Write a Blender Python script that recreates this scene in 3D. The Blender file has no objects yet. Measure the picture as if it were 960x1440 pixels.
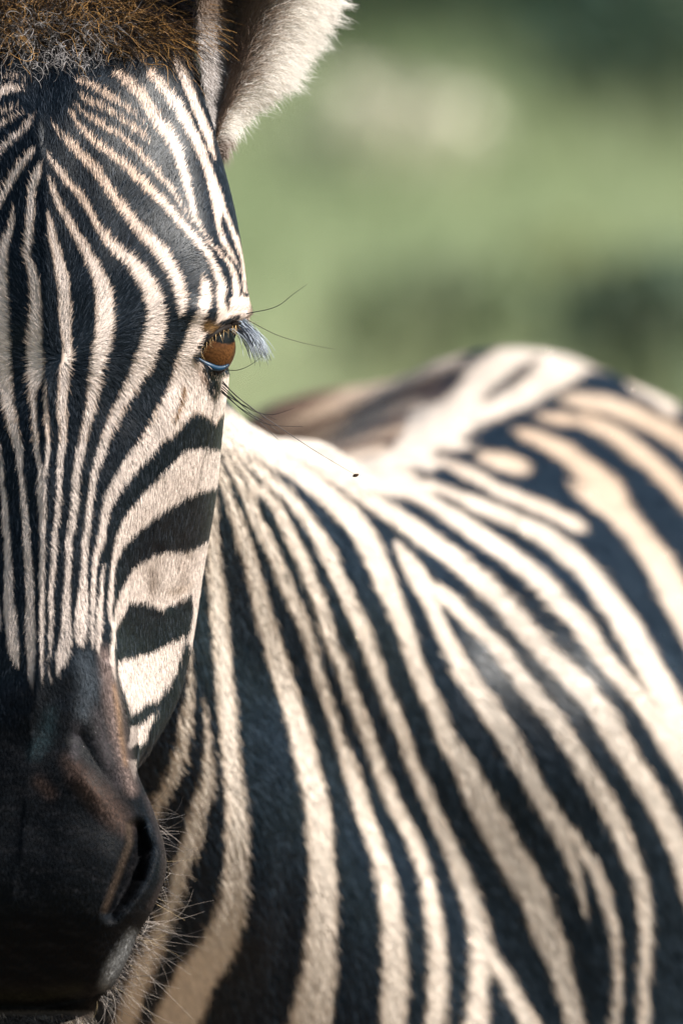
import bpy, math, random
import numpy as np

random.seed(7)
rng = np.random.default_rng(11)

# ------------------------------------------------------------------ camera, light, exposure
scene = bpy.context.scene
PITCH = math.radians(6.0)
DIST = 6.0                       # camera to the zebra's eye
PX = 0.4 / 960.0                 # metres per photo pixel at the eye's distance
FWD = np.array([0.0, math.cos(PITCH), -math.sin(PITCH)])
UPV = np.array([0.0, math.sin(PITCH), math.cos(PITCH)])
RGT = np.array([1.0, 0.0, 0.0])
CEN = np.array([0.0, 0.0, 1.22])
CAM = CEN - DIST * FWD

cam_data = bpy.data.cameras.new("camera")
cam = bpy.data.objects.new("camera", cam_data)
scene.collection.objects.link(cam)
cam.location = CAM
cam.rotation_euler = (math.radians(90) - PITCH, 0, 0)
cam_data.sensor_fit = 'HORIZONTAL'
cam_data.sensor_width = 24.0
cam_data.lens = 24.0 * DIST / 0.4
cam_data.clip_start = 0.1
cam_data.clip_end = 2000
cam_data.dof.use_dof = True
cam_data.dof.focus_distance = DIST
cam_data.dof.aperture_fstop = 5.6
scene.camera = cam

SUN_DIR = np.array([0.69, -0.13, 0.71]); SUN_DIR /= np.linalg.norm(SUN_DIR)
world = bpy.data.worlds.new("World"); scene.world = world
world.use_nodes = True
wn = world.node_tree.nodes; wl = world.node_tree.links
sky = wn.new("ShaderNodeTexSky"); sky.sky_type = 'NISHITA'; sky.sun_disc = False
sky.sun_elevation = math.asin(SUN_DIR[2]); sky.sun_rotation = math.atan2(SUN_DIR[0], SUN_DIR[1])
wl.new(sky.outputs[0], wn["Background"].inputs[0])
wn["Background"].inputs[1].default_value = 0.05
sun_data = bpy.data.lights.new("sun", 'SUN'); sun = bpy.data.objects.new("sun", sun_data)
scene.collection.objects.link(sun)
sun_data.energy = 5.0; sun_data.angle = math.radians(0.5); sun_data.color = (1.0, 0.955, 0.89)
from mathutils import Vector
sun.rotation_euler = Vector(SUN_DIR).to_track_quat('Z', 'Y').to_euler()
sun.location = (6, -2, 8)

vs = scene.view_settings
vs.view_transform = 'Standard'; vs.look = 'None'; vs.gamma = 1.0; vs.exposure = 0.86
vs.use_curve_mapping = False
scene.cycles.use_denoising = True
scene.cycles.sample_clamp_indirect = 3.0
scene.cycles.max_bounces = 8
scene.cycles.diffuse_bounces = 3
scene.cycles.glossy_bounces = 3
scene.cycles.transparent_max_bounces = 4

# ------------------------------------------------------------------ helpers
def P(px, py, d):
    """a point at photo position (px, py), d metres behind the eye's plane -> world"""
    px = np.asarray(px, float); py = np.asarray(py, float); d = np.asarray(d, float)
    k = PX * (DIST + d) / DIST
    return (CAM + ((px - 480.0) * k)[..., None] * RGT + (-(py - 720.0) * k)[..., None] * UPV
            + (DIST + d)[..., None] * FWD)

def unproject(w):
    r = np.asarray(w, float) - CAM
    z = r @ FWD
    k = PX * z / DIST
    return (r @ RGT) / k + 480.0, 720.0 - (r @ UPV) / k, z - DIST

def link(o, parent=None):
    scene.collection.objects.link(o)
    if parent is not None: o.parent = parent
    return o

def tag(o, label=None, category=None, group=None, kind=None):
    if label: o["label"] = label
    if category: o["category"] = category
    if group: o["group"] = group
    if kind: o["kind"] = kind
    return o

def mesh_obj(name, verts, faces, mat=None, parent=None, smooth=True, colors=None):
    me = bpy.data.meshes.new(name)
    verts = np.asarray(verts, np.float32)
    faces = np.asarray(faces)
    me.vertices.add(len(verts)); me.vertices.foreach_set("co", verts.ravel())
    n = faces.shape[1]
    me.loops.add(faces.size); me.loops.foreach_set("vertex_index", faces.ravel().astype(np.int32))
    me.polygons.add(len(faces)); me.polygons.foreach_set("loop_start", (np.arange(len(faces)) * n).astype(np.int32))
    me.update(calc_edges=True); me.validate()
    if smooth: me.polygons.foreach_set("use_smooth", np.ones(len(me.polygons), bool))
    if colors is not None:
        at = me.attributes.new("coat", 'FLOAT_COLOR', 'POINT')
        c4 = np.ones((len(verts), 4), np.float32); c4[:, :3] = colors
        at.data.foreach_set("color", c4.ravel())
    if mat: me.materials.append(mat)
    return link(bpy.data.objects.new(name, me), parent)

def hair_obj(name, pts, radius, colors, mat, parent=None, lay=None):
    """pts (n,k,3), radius (n,k), colours (n,3)"""
    n, k = pts.shape[:2]
    hc = bpy.data.hair_curves.new(name)
    hc.add_curves([k] * n)
    hc.attributes["position"].data.foreach_set("vector", np.ascontiguousarray(pts, np.float32).ravel())
    ra = hc.attributes.get("radius") or hc.attributes.new("radius", 'FLOAT', 'POINT')
    ra.data.foreach_set("value", np.ascontiguousarray(radius, np.float32).ravel())
    ca = hc.attributes.new("coat", 'FLOAT_COLOR', 'CURVE')
    c4 = np.ones((n, 4), np.float32); c4[:, :3] = colors
    ca.data.foreach_set("color", c4.ravel())
    if lay is not None:                                   # the coat's own surface direction, so that a short coat shades as a surface
        na = hc.attributes.new("lay", 'FLOAT_VECTOR', 'CURVE')
        na.data.foreach_set("vector", np.ascontiguousarray(lay, np.float32).ravel())
    hc.materials.append(mat)
    return link(bpy.data.objects.new(name, hc), parent)

def smoothstep(a, b, x):
    t = np.clip((x - a) / (b - a), 0, 1); return t * t * (3 - 2 * t)

def spline(ts, xs, t):
    """Catmull-Rom style monotone-ish cubic through (ts, xs), xs may be (n,k)"""
    ts = np.asarray(ts, float); xs = np.asarray(xs, float); t = np.asarray(t, float)
    sl = (xs[1:] - xs[:-1]) / (ts[1:] - ts[:-1]).reshape((-1,) + (1,) * (xs.ndim - 1))
    m = np.empty_like(xs); m[0] = sl[0]; m[-1] = sl[-1]; m[1:-1] = 0.5 * (sl[1:] + sl[:-1])
    i = np.clip(np.searchsorted(ts, t, side='right') - 1, 0, len(ts) - 2)
    h = (ts[i + 1] - ts[i]); u = np.clip((t - ts[i]) / h, 0, 1)
    sh = (-1,) + (1,) * (xs.ndim - 1)
    u = u.reshape(sh); h = h.reshape(sh)
    return ((1 + 2 * u) * (1 - u) ** 2 * xs[i] + u * (1 - u) ** 2 * h * m[i]
            + u * u * (3 - 2 * u) * xs[i + 1] + u * u * (u - 1) * h * m[i + 1])

def vnoise(p, scale, seed=0):
    """cheap smooth noise in [-1,1] at points p (n,k) """
    r = np.random.default_rng(seed); out = np.zeros(len(p)); k = p.shape[1]
    for i in range(6):
        d = r.normal(size=k); d *= (1.0 + 0.45 * i) / np.linalg.norm(d)
        out += np.sin(p @ d * scale + r.uniform(0, 6.28)) / (1 + 0.3 * i)
    return out / 3.2

# ------------------------------------------------------------------ coat pattern, traced in photo pixels
PAD_X0, PAD_X1, PAD_Y0, PAD_Y1 = -320, 1240, -300, 1640

class Pattern:
    """signed width field: > 0 inside a pale stripe, in photo pixels"""
    def __init__(self): self.f = np.full((PAD_Y1 - PAD_Y0, PAD_X1 - PAD_X0), -40.0, np.float32)
    def box(self, x0, x1, y0, y1):
        a = max(0, int(x0) - PAD_X0); b = min(self.f.shape[1], int(x1) + 2 - PAD_X0)
        c = max(0, int(y0) - PAD_Y0); d = min(self.f.shape[0], int(y1) + 2 - PAD_Y0)
        if a >= b or c >= d: return None
        X, Y = np.meshgrid(np.arange(a, b) + PAD_X0, np.arange(c, d) + PAD_Y0)
        return (slice(c, d), slice(a, b)), X.astype(np.float32), Y.astype(np.float32)
    def line(self, pts, sign=1, grow=0.0):
        pts = np.asarray(pts, float)
        # resample smoothly
        s = np.concatenate([[0], np.cumsum(np.hypot(*(pts[1:, :2] - pts[:-1, :2]).T))])
        n = max(3, int(s[-1] / 5) + 1)
        q = spline(s, pts, np.linspace(0, s[-1], n))
        for (x0, y0, w0), (x1, y1, w1) in zip(q[:-1], q[1:]):
            m = max(w0, w1) / 2 + 24
            bb = self.box(min(x0, x1) - m, max(x0, x1) + m, min(y0, y1) - m, max(y0, y1) + m)
            if bb is None: continue
            sl, X, Y = bb
            dx, dy = x1 - x0, y1 - y0; L = dx * dx + dy * dy + 1e-9
            t = np.clip(((X - x0) * dx + (Y - y0) * dy) / L, 0, 1)
            dist = np.hypot(X - x0 - t * dx, Y - y0 - t * dy)
            v = (w0 + (w1 - w0) * t) / 2 + grow - dist
            self.f[sl] = np.maximum(self.f[sl], v) if sign > 0 else np.minimum(self.f[sl], -v)
    def poly(self, pts, sign=1):
        pts = np.asarray(pts, float)
        m = 24
        bb = self.box(pts[:, 0].min() - m, pts[:, 0].max() + m, pts[:, 1].min() - m, pts[:, 1].max() + m)
        sl, X, Y = bb
        ins = np.zeros(X.shape, bool); dist = np.full(X.shape, 1e9, np.float32)
        for (x0, y0), (x1, y1) in zip(pts, np.roll(pts, -1, 0)):
            dx, dy = x1 - x0, y1 - y0; L = dx * dx + dy * dy + 1e-9
            t = np.clip(((X - x0) * dx + (Y - y0) * dy) / L, 0, 1)
            dist = np.minimum(dist, np.hypot(X - x0 - t * dx, Y - y0 - t * dy))
            if y0 != y1:
                c = ((y0 > Y) != (y1 > Y)) & (X < dx * (Y - y0) / dy + x0)
                ins ^= c
        v = np.where(ins, dist, -dist)
        self.f[sl] = np.maximum(self.f[sl], v) if sign > 0 else np.minimum(self.f[sl], -v)
    def __call__(self, x, y):
        u = np.clip(np.asarray(x) - PAD_X0, 0, self.f.shape[1] - 1.001); v = np.clip(np.asarray(y) - PAD_Y0, 0, self.f.shape[0] - 1.001)
        i = u.astype(int); j = v.astype(int); a = u - i; b = v - j; f = self.f
        return (f[j, i] * (1 - a) * (1 - b) + f[j, i + 1] * a * (1 - b) + f[j + 1, i] * (1 - a) * b + f[j + 1, i + 1] * a * b)

HEAD_LINES = [
 [(20,283,3),(16,320,10),(6,350,16),(2,390,22),(2,440,26),(4,500,27),(8,540,24),(14,570,19),(20,600,17),(27,640,12),(30,665,10),(33,692,11),(36,735,12),(39,780,12),(42,830,14),(43,880,15),(44,930,14),(45,960,8),(46,970,4)],
 [(-2,620,6),(2,650,7),(5,690,10),(9,735,11),(11,770,12),(12,800,13),(12,830,15),(15,865,19),(18,895,20),(21,920,15),(26,935,5)],
 [(-4,840,8),(-2,865,10),(0,885,4)],
 [(57,228,3),(54,240,12),(51,250,15),(45,268,13),(43,296,15),(42,325,14),(41,343,13),(39,362,12),(45,380,15),(49,400,17),(51,430,18),(51,460,20),(50,485,23),(51,512,26),(50,535,22),(47,550,13),(48,575,11),(49,597,11),(53,635,9),(57,655,10),(59,672,14),(59,700,14),(60,738,11),(59,776,9),(59,832,9),(58,900,8),(58,935,6),(58,962,3)],
 [(64,535,5),(64,560,7),(66,597,8),(67,635,8),(65,655,8),(61,668,10)],
 [(66,298,3),(70,315,9),(74,334,13),(78,352,14),(83,371,18),(87,390,20),(90,415,20),(91,445,20),(92,466,18),(94,484,15),(95,503,16),(90,522,17),(88,550,17),(87,578,17),(88,590,14),(87,616,13),(85,644,11),(83,672,10),(81,700,9),(78,738,9),(76,757,10),(74,795,10),(72,832,10),(71,870,9),(70,900,7),(70,918,5),(67,938,4),(72,957,4),(73,965,2)],
 [(68,250,3),(71,259,7),(78,277,12),(86,296,11),(98,315,13),(108,334,13),(119,352,16),(128,371,18),(137,390,20),(143,405,24),(145,419,27),(146,437,28),(146,456,28),(144,475,28),(139,494,26),(135,512,22),(132,531,20),(129,550,19),(126,573,17),(121,592,15),(116,616,14),(112,635,14),(108,654,13),(106,672,13),(104,691,13),(101,738,13),(97,757,12),(95,795,12),(94,832,12),(92,860,14),(92,889,19),(91,900,21),(88,916,20),(85,932,15),(80,945,5)],
 [(64,217,3),(70,226,7),(82,240,11),(96,259,12),(112,277,12),(124,296,12),(134,315,11),(147,334,13),(162,352,16),(180,366,19),(196,385,23),(208,405,25),(214,419,27),(217,437,28),(217,456,30),(213,475,32),(205,494,29),(198,512,28),(188,531,24),(178,550,21),(166,572,18),(158,588,17),(150,606,16),(141,635,15),(134,654,13),(130,672,11),(128,691,11),(122,738,11),(119,757,11),(117,795,12),(116,832,15),(114,860,19),(112,885,20),(112,897,16),(112,906,6)],
 [(74,176,3),(84,190,7),(97,203,11),(114,221,14),(133,240,15),(147,259,15),(159,277,15),(173,296,15),(188,315,16),(204,334,19),(222,352,21),(235,371,20),(245,390,19),(251,409,19),(253,422,17),(254,437,12),(253,447,4)],
 [(97,157,3),(108,175,8),(120,190,10),(139,207,11),(161,223,12),(180,238,13),(200,258,14),(212,270,14),(229,287,13),(246,306,12),(262,324,12),(279,343,12),(293,362,12),(302,381,13),(308,399,16),(310,415,20)],
 [(103,148,3),(118,160,6),(131,170,8),(150,182,8),(165,190,8),(182,204,8),(207,230,9),(218,242,9),(236,262,8),(251,285,6),(262,302,5),(270,312,4),(276,320,3)],
 [(109,134,3),(122,143,7),(137,151,8),(159,162,8),(179,176,8),(197,189,8),(211,203,3)],
 [(104,116,4),(118,118,8),(131,124,9),(150,136,9),(165,145,9),(180,156,8),(197,170,5),(206,181,2)],
 [(160,104,8),(170,112,13),(188,127,17),(203,144,18),(221,172,18),(236,192,18),(246,211,17),(256,239,14),(264,268,13),(268,287,11),(273,306,9),(280,320,6),(288,334,6),(302,351,6),(315,364,7),(325,380,9),(329,395,11),(331,412,13)],
 [(210,105,12),(226,123,15),(241,142,17),(254,161,17),(267,185,17),(280,211,16),(291,239,15),(299,263,17),(305,285,20),(306,305,14),(307,322,9),(313,340,10),(323,358,8),(331,372,5),(336,382,3)],
 [(310,290,14),(318,308,9),(327,330,10),(335,350,9),(340,370,7),(342,390,7),(343,410,8)],
 [(248,90,14),(258,110,16),(272,146,15),(286,180,15),(295,205,12),(301,225,6)],
 [(145,730,13),(141,757,13),(136,772,12),(132,795,10),(131,814,9),(130,832,9),(128,870,8),(128,898,6),(129,912,3)],
 [(146,790,4),(144,800,6),(141,832,8),(139,860,11),(138,885,11),(137,905,8),(138,918,3)],
 [(158,870,9),(158,897,8),(156,916,9),(157,935,8),(160,950,5)],
 [(-6,228,12),(0,215,11),(19,197,11),(35,182,10),(45,170,6),(51,160,3)],
 [(-4,290,13),(4,277,13),(13,260,13),(27,238,13),(38,223,11),(46,214,7),(50,208,3)],
 [(-2,135,12),(10,129,12),(25,127,9),(37,129,4)],
 [(5,110,4),(20,111,6),(34,113,4)], [(-2,161,6),(10,157,6),(25,150,4)], [(-2,180,8),(10,173,7),(22,166,5),(34,158,3)],
]
HEAD_POLYS = [
 [(281,384),(279,400),(277,419),(273,437),(264,456),(258,475),(249,494),(243,512),(238,531),(230,550),(224,560),(205,597),(188,622),(171,648),(167,654),(156,672),(146,691),(141,712),(138,738),
  (150,738),(157,710),(167,691),(179,676),(197,656),(216,635),(235,614),(241,614),(259,594),(272,579),(287,581),(299,593),(306,592),(313,580),(330,580),(340,530),(325,522),(310,526),(298,522),(286,512),(276,506),(280,488),(288,472),(296,455),(298,435),(297,419),(294,397)],
 [(325,627),(302,629),(282,626),(256,633),(239,652),(220,671),(203,687),(186,708),(176,720),(167,739),(160,757),(156,776),(154,795),(152,814),(148,851),(151,870),(155,880),(157,870),(157,851),(160,832),(161,804),(165,786),(174,767),(184,756),(201,741),(217,726),(231,718),(242,710),(263,699),(282,689),(304,684),(325,684)],
 [(310,745),(281,764),(262,772),(240,771),(217,778),(199,787),(184,799),(176,812),(167,831),(160,849),(157,870),(156,890),(160,893),(163,883),(174,862),(182,847),(201,846),(214,849),(227,855),(244,849),(259,840),(268,834),(270,858),(266,881),(259,896),(266,908),(278,900),(295,860),(310,800)],
 [(163,928),(182,922),(199,919),(217,914),(232,904),(255,893),(263,890),(255,914),(249,938),(240,955),(231,968),(225,981),(204,989),(189,1002),(182,1009),(176,985),(167,960),(163,942)],
 [(181,1022),(195,1015),(210,1004),(226,993),(216,1015),(208,1034),(202,1041),(191,1047),(182,1056),(178,1050),(180,1035)],
 [(176,1066),(192,1068),(191,1090),(188,1102),(178,1075)],
 [(300,415),(318,420),(326,416),(340,414),(352,420),(352,448),(338,452),(322,452),(306,462),(300,452),(304,440)],
]
HEAD_DARK = [  # dark marks drawn over the pale ones
 [(318,414,3),(318,425,4),(319,436,1)],
 [(290,514,6),(296,530,17),(300,545,15),(301,556,4)],
 [(276,505,7),(284,490,7),(293,477,8),(303,468,8),(318,461,7)],
 [(290,460,14),(294,450,16),(298,440,12),(299,430,8)],
 [(306,458,3),(318,452,3),(334,446,2)],
 [(244,590,1.5),(254,565,2.5),(258,545,1.5)],
 [(262,900,2),(256,935,3),(246,960,4),(232,985,4),(220,1005,5),(212,1025,6)],
]
BODY_LINES = [
 [(265,906,6),(265,968,14),(261,1010,20),(255,1040,22),(243,1085,22),(220,1130,20),(205,1160,18)],
 [(284,985,5),(288,1018,11),(290,1060,17),(288,1100,24),(276,1142,28),(267,1183,30),(252,1220,26),(240,1267,22),(222,1308,26),(205,1350,34),(190,1390,34),(175,1440,34)],
 [(296,660,8),(297,700,14),(298,760,20),(304,843,29),(311,927,29),(318,1010,29),(325,1093,31),(331,1150,35),(331,1183,35),(330,1225,38),(324,1267,42),(313,1308,50),(298,1340,56),(276,1371,60),(257,1412,66),(240,1455,70)],
 [(296,616,8),(302,640,11),(307,660,13),(314,680,16),(324,705,18),(333,730,21),(341,755,23),(349,780,24),(358,817,25),(364,843,26),(389,927,32),(414,1010,35),(434,1093,37),(446,1150,39),(448,1183,39),(452,1267,43),(450,1308,46),(448,1350,49),(442,1392,55),(433,1450,64)],
 [(306,620,10),(317,645,12),(327,663,14),(336,680,17),(345,695,18),(359,730,21),(372,755,21),(384,780,22),(399,817,22),(411,843,22),(430,885,19),(441,925,19),(457,975,18),(472,1025,18),(495,1093,26),(511,1150,27),(528,1195,28),(545,1267,33),(552,1350,38),(550,1450,40)],
 [(314,622,10),(330,645,13),(342,662,15),(355,680,18),(373,692,18),(396,730,20),(408,755,21),(421,780,22),(436,817,22),(449,850,22),(465,900,22),(485,950,22),(504,1000,22),(518,1037,23),(537,1093,24),(566,1156,25),(583,1190,24),(602,1267,25),(611,1329,29),(611,1412,32),(608,1450,32)],
 [(322,624,10),(342,643,14),(358,656,17),(378,674,20),(401,692,20),(421,717,21),(447,755,24),(460,780,26),(475,817,25),(492,850,24),(515,900,24),(533,950,23),(553,1000,22),(566,1037,20),(574,1060,20),(593,1100,22),(613,1150,23),(628,1183,25),(660,1267,33),(671,1308,33),(670,1350,30),(669,1392,31),(665,1450,40)],
 [(672,1310,18),(690,1345,22),(705,1371,25),(727,1412,28),(748,1450,30)],
 [(310,612,30),(345,625,32),(385,643,30),(420,665,32),(450,690,32),(478,715,34),(500,740,35),(518,770,36),(531,800,35),(552,850,30),(573,900,28),(580,925,25),(590,950,27),(611,1000,27),(627,1037,29),(643,1060,33),(660,1093,38),(689,1150,46),(708,1188,45),(731,1225,46),(751,1267,46),(766,1308,43),(783,1350,38),(795,1392,33),(808,1450,28)],
 [(553,762,14),(565,780,24),(580,802,32),(593,825,32),(603,850,26),(612,872,25),(624,897,27),(637,922,29),(650,945,32),(664,965,34),(683,992,35),(705,1025,35),(725,1060,33),(741,1085,31),(755,1110,29),(770,1135,30),(785,1160,27),(797,1190,22),(807,1225,17),(817,1262,12),(825,1295,4)],
 [(788,1150,14),(812,1182,20),(836,1225,21),(851,1267,20),(862,1308,18),(866,1350,15),(866,1392,16),(862,1450,17)],
 [(597,820,20),(609,828,22),(635,849,25),(663,877,25),(691,905,25),(713,932,27),(734,959,29),(757,987,30),(781,1017,28),(802,1047,29),(820,1077,28),(841,1109,28),(859,1139,29),(873,1172,29),(884,1200,28),(896,1233,25),(903,1267,23),(906,1308,23),(904,1350,20),(902,1450,18)],
 [(440,660,12),(480,680,20),(505,695,25),(530,708,28),(557,727,29),(604,762,31),(647,795,31),(672,819,33),(697,842,33),(722,870,34),(747,896,34),(772,925,35),(792,943,35),(809,960,37),(831,986,36),(851,1012,37),(866,1040,36),(885,1069,34),(904,1097,34),(920,1126,33),(936,1154,33),(950,1185,34),(968,1240,34),(985,1300,30),(1000,1380,30)],
 [(520,672,8),(555,684,17),(605,708,23),(645,735,28),(680,760,31),(707,779,31),(735,801,31),(760,825,32),(785,851,33),(800,865,32),(828,900,31),(850,930,30),(875,958,29),(900,985,32),(928,1020,40),(955,1060,44),(985,1110,44),(1010,1200,40)],
 [(575,678,6),(610,688,13),(640,698,19),(660,707,24),(722,733,26),(773,762,33),(818,802,35),(850,843,38),(879,885,42),(902,927,42),(925,968,44),(948,1005,44),(970,1040,44)],
 [(610,650,10),(640,660,19),(665,672,22),(691,687,22),(738,706,22),(785,727,24),(805,738,22),(817,744,8)],
 [(668,640,18),(690,647,28),(710,652,32),(728,657,24),(738,660,10)],
 [(722,606,14),(745,615,24),(775,628,28),(805,648,33),(830,672,40),(850,695,48),(862,715,42),(880,738,38),(905,768,40),(928,802,46),(945,835,48),(970,880,48),(1010,960,44)],
 [(800,680,12),(815,690,24),(838,705,38)],
 [(800,588,10),(822,594,22),(854,608,27),(885,630,29),(919,658,29),(951,690,28),(985,730,30),(1030,810,32)],
 [(790,560,16),(810,562,24),(854,570,30),(897,588,30),(935,607,29),(970,632,30),(1030,690,32)],
 [(755,586,14),(780,588,20),(810,592,14)],
 [(880,532,20),(900,540,34),(925,558,32),(940,578,18)],
 [(1000,600,26),(1040,640,28)], [(1010,1330,26),(1020,1450,26)],
]
BODY_POLYS = [
 [(650,520),(690,495),(720,470),(760,460),(880,470),(886,505),(868,520),(820,524),(800,538),(775,553),(740,573),(700,590),(660,604),(620,610),(590,590)],
 [(650,560),(600,560),(575,580),(565,602),(545,632),(500,650),(470,665),(500,688),(560,684),(620,655),(650,640),(680,610)],
]
BODY_DARK = [[(680,562,6),(700,545,9),(730,525,9),(748,508,5)], [(610,640,6),(640,642,12),(662,640,10)], [(655,618,10),(690,606,18),(715,596,10)],
             [(612,560,4),(600,560,14),(625,548,18),(645,530,12)], [(330,300,0.1),(331,301,0.1)]]
HIP_LINES = [[(430,622,14),(490,598,22),(540,580,24),(585,566,16)],
             [(410,600,14),(470,570,30),(520,547,38),(570,528,38),(620,508,34),(645,500,20)],
             [(410,632,12),(470,626,15),(520,614,17),(565,603,14)], [(430,655,20),(490,645,22),(535,632,16)], [(380,600,12),(430,580,8)]]

head_pat = Pattern(); body_pat = Pattern(); hip_pat = Pattern()
for l in HEAD_LINES: head_pat.line(l)
for p in HEAD_POLYS: head_pat.poly(p)
for l in HEAD_DARK: head_pat.line(l, -1)
for l in BODY_LINES: body_pat.line(l); hip_pat.line(l)
for p in BODY_POLYS: hip_pat.poly(p)
for l in HIP_LINES: hip_pat.line(l)
for l in BODY_DARK: hip_pat.line(l, -1)
ridge_pat = Pattern()
for p in BODY_POLYS: ridge_pat.poly(p)
ridge_pat.line([(880,532,20),(900,540,34),(925,558,32),(940,578,18)])
# the pale ridge of the withers above the first dark gaps
body_pat.poly([(285,560),(420,600),(560,660),(640,690),(560,700),(500,690),(440,660),(384,640),(345,634),(320,628),(285,628)])
#--PATTERNS-END--

# ------------------------------------------------------------------ materials
def new_mat(name):
    m = bpy.data.materials.new(name); m.use_nodes = True
    return m, m.node_tree.nodes, m.node_tree.links, m.node_tree.nodes["Principled BSDF"]

def coat_mat(name, rough=0.6, spec=0.25, lay=0.0):
    m, n, l, b = new_mat(name)
    if lay:
        at = n.new("ShaderNodeAttribute"); at.attribute_name = "lay"
        ge = n.new("ShaderNodeNewGeometry")
        mv = n.new("ShaderNodeMix"); mv.data_type = 'VECTOR'; mv.inputs[0].default_value = lay
        l.new(ge.outputs["Normal"], mv.inputs[4]); l.new(at.outputs["Vector"], mv.inputs[5])
        nv_ = n.new("ShaderNodeVectorMath"); nv_.operation = 'NORMALIZE'
        l.new(mv.outputs[1], nv_.inputs[0]); l.new(nv_.outputs[0], b.inputs["Normal"])
    a = n.new("ShaderNodeAttribute"); a.attribute_name = "coat"
    l.new(a.outputs["Color"], b.inputs["Base Color"])
    b.inputs["Roughness"].default_value = rough
    b.inputs["Specular IOR Level"].default_value = spec
    return m

M_SKIN = coat_mat("zebra_skin", 0.8, 0.05)
M_FUR = coat_mat("zebra_fur", 0.40, 0.24, 0.84)
M_MUZZLE = coat_mat("muzzle_fur", 0.5, 0.10, 0.8)
M_EARHAIR = coat_mat("ear_hair", 0.5, 0.3, 0.5)
def add_translucent(mat, fac):
    n, l = mat.node_tree.nodes, mat.node_tree.links
    tr = n.new("ShaderNodeBsdfTranslucent"); at = n.new("ShaderNodeAttribute"); at.attribute_name = "coat"; l.new(at.outputs["Color"], tr.inputs["Color"])
    ms = n.new("ShaderNodeMixShader"); ms.inputs[0].default_value = fac
    l.new(n["Principled BSDF"].outputs[0], ms.inputs[1]); l.new(tr.outputs[0], ms.inputs[2])
    l.new(ms.outputs[0], n["Material Output"].inputs["Surface"])
add_translucent(M_EARHAIR, 0.5)
M_EARSKIN = coat_mat("ear_skin", 0.7, 0.15); add_translucent(M_EARSKIN, 0.35)
M_LONG = coat_mat("long_hair", 0.38, 0.5)

def plain_mat(name, col, rough, spec=0.5, coat=0.0, noise=None):
    m, n, l, b = new_mat(name)
    b.inputs["Base Color"].default_value = (*col, 1); b.inputs["Roughness"].default_value = rough
    b.inputs["Specular IOR Level"].default_value = spec; b.inputs["Coat Weight"].default_value = coat
    b.inputs["Coat Roughness"].default_value = 0.03
    if noise:
        t = n.new("ShaderNodeTexNoise"); t.inputs["Scale"].default_value = noise[0]; t.inputs["Detail"].default_value = 6
        r = n.new("ShaderNodeValToRGB"); r.color_ramp.elements[0].color = (*noise[1], 1); r.color_ramp.elements[1].color = (*noise[2], 1)
        r.color_ramp.elements[0].position = 0.35; r.color_ramp.elements[1].position = 0.68
        l.new(t.outputs["Fac"], r.inputs[0]); l.new(r.outputs[0], b.inputs["Base Color"])
    return m

# ------------------------------------------------------------------ coat colours
WHITE = np.array([0.95, 0.795, 0.705]); WHITE_BODY = np.array([0.91, 0.79, 0.675])
DARK = np.array([0.0050, 0.0105, 0.0175]); DARK_BODY = np.array([0.0035, 0.0115, 0.0215])
TAN = np.array([0.50, 0.30, 0.16]); BROWN = np.array([0.10, 0.055, 0.032])

MID_Y = [-60, 100, 200, 300, 500, 700, 900, 1100, 1250, 1440, 1520]
MID_X = [62, 62, 60, 62, 68, 62, 55, 40, 25, 10, 6]
def midline(y): return np.interp(y, MID_Y, MID_X)

def soft_line(x, y, pts, soft):
    """0..1 mask round a polyline of (x, y, width)"""
    out = np.zeros(len(x)); pts = np.asarray(pts, float)
    for (x0, y0, w0), (x1, y1, w1) in zip(pts[:-1], pts[1:]):
        dx, dy = x1 - x0, y1 - y0; L = dx * dx + dy * dy + 1e-9
        t = np.clip(((x - x0) * dx + (y - y0) * dy) / L, 0, 1)
        dist = np.hypot(x - x0 - t * dx, y - y0 - t * dy) - (w0 + (w1 - w0) * t) / 2
        out = np.maximum(out, 1 - smoothstep(-soft, soft, dist))
    return out

def mix(c, col, a): return c * (1 - a[:, None]) + np.asarray(col)[None, :] * a[:, None]

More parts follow.
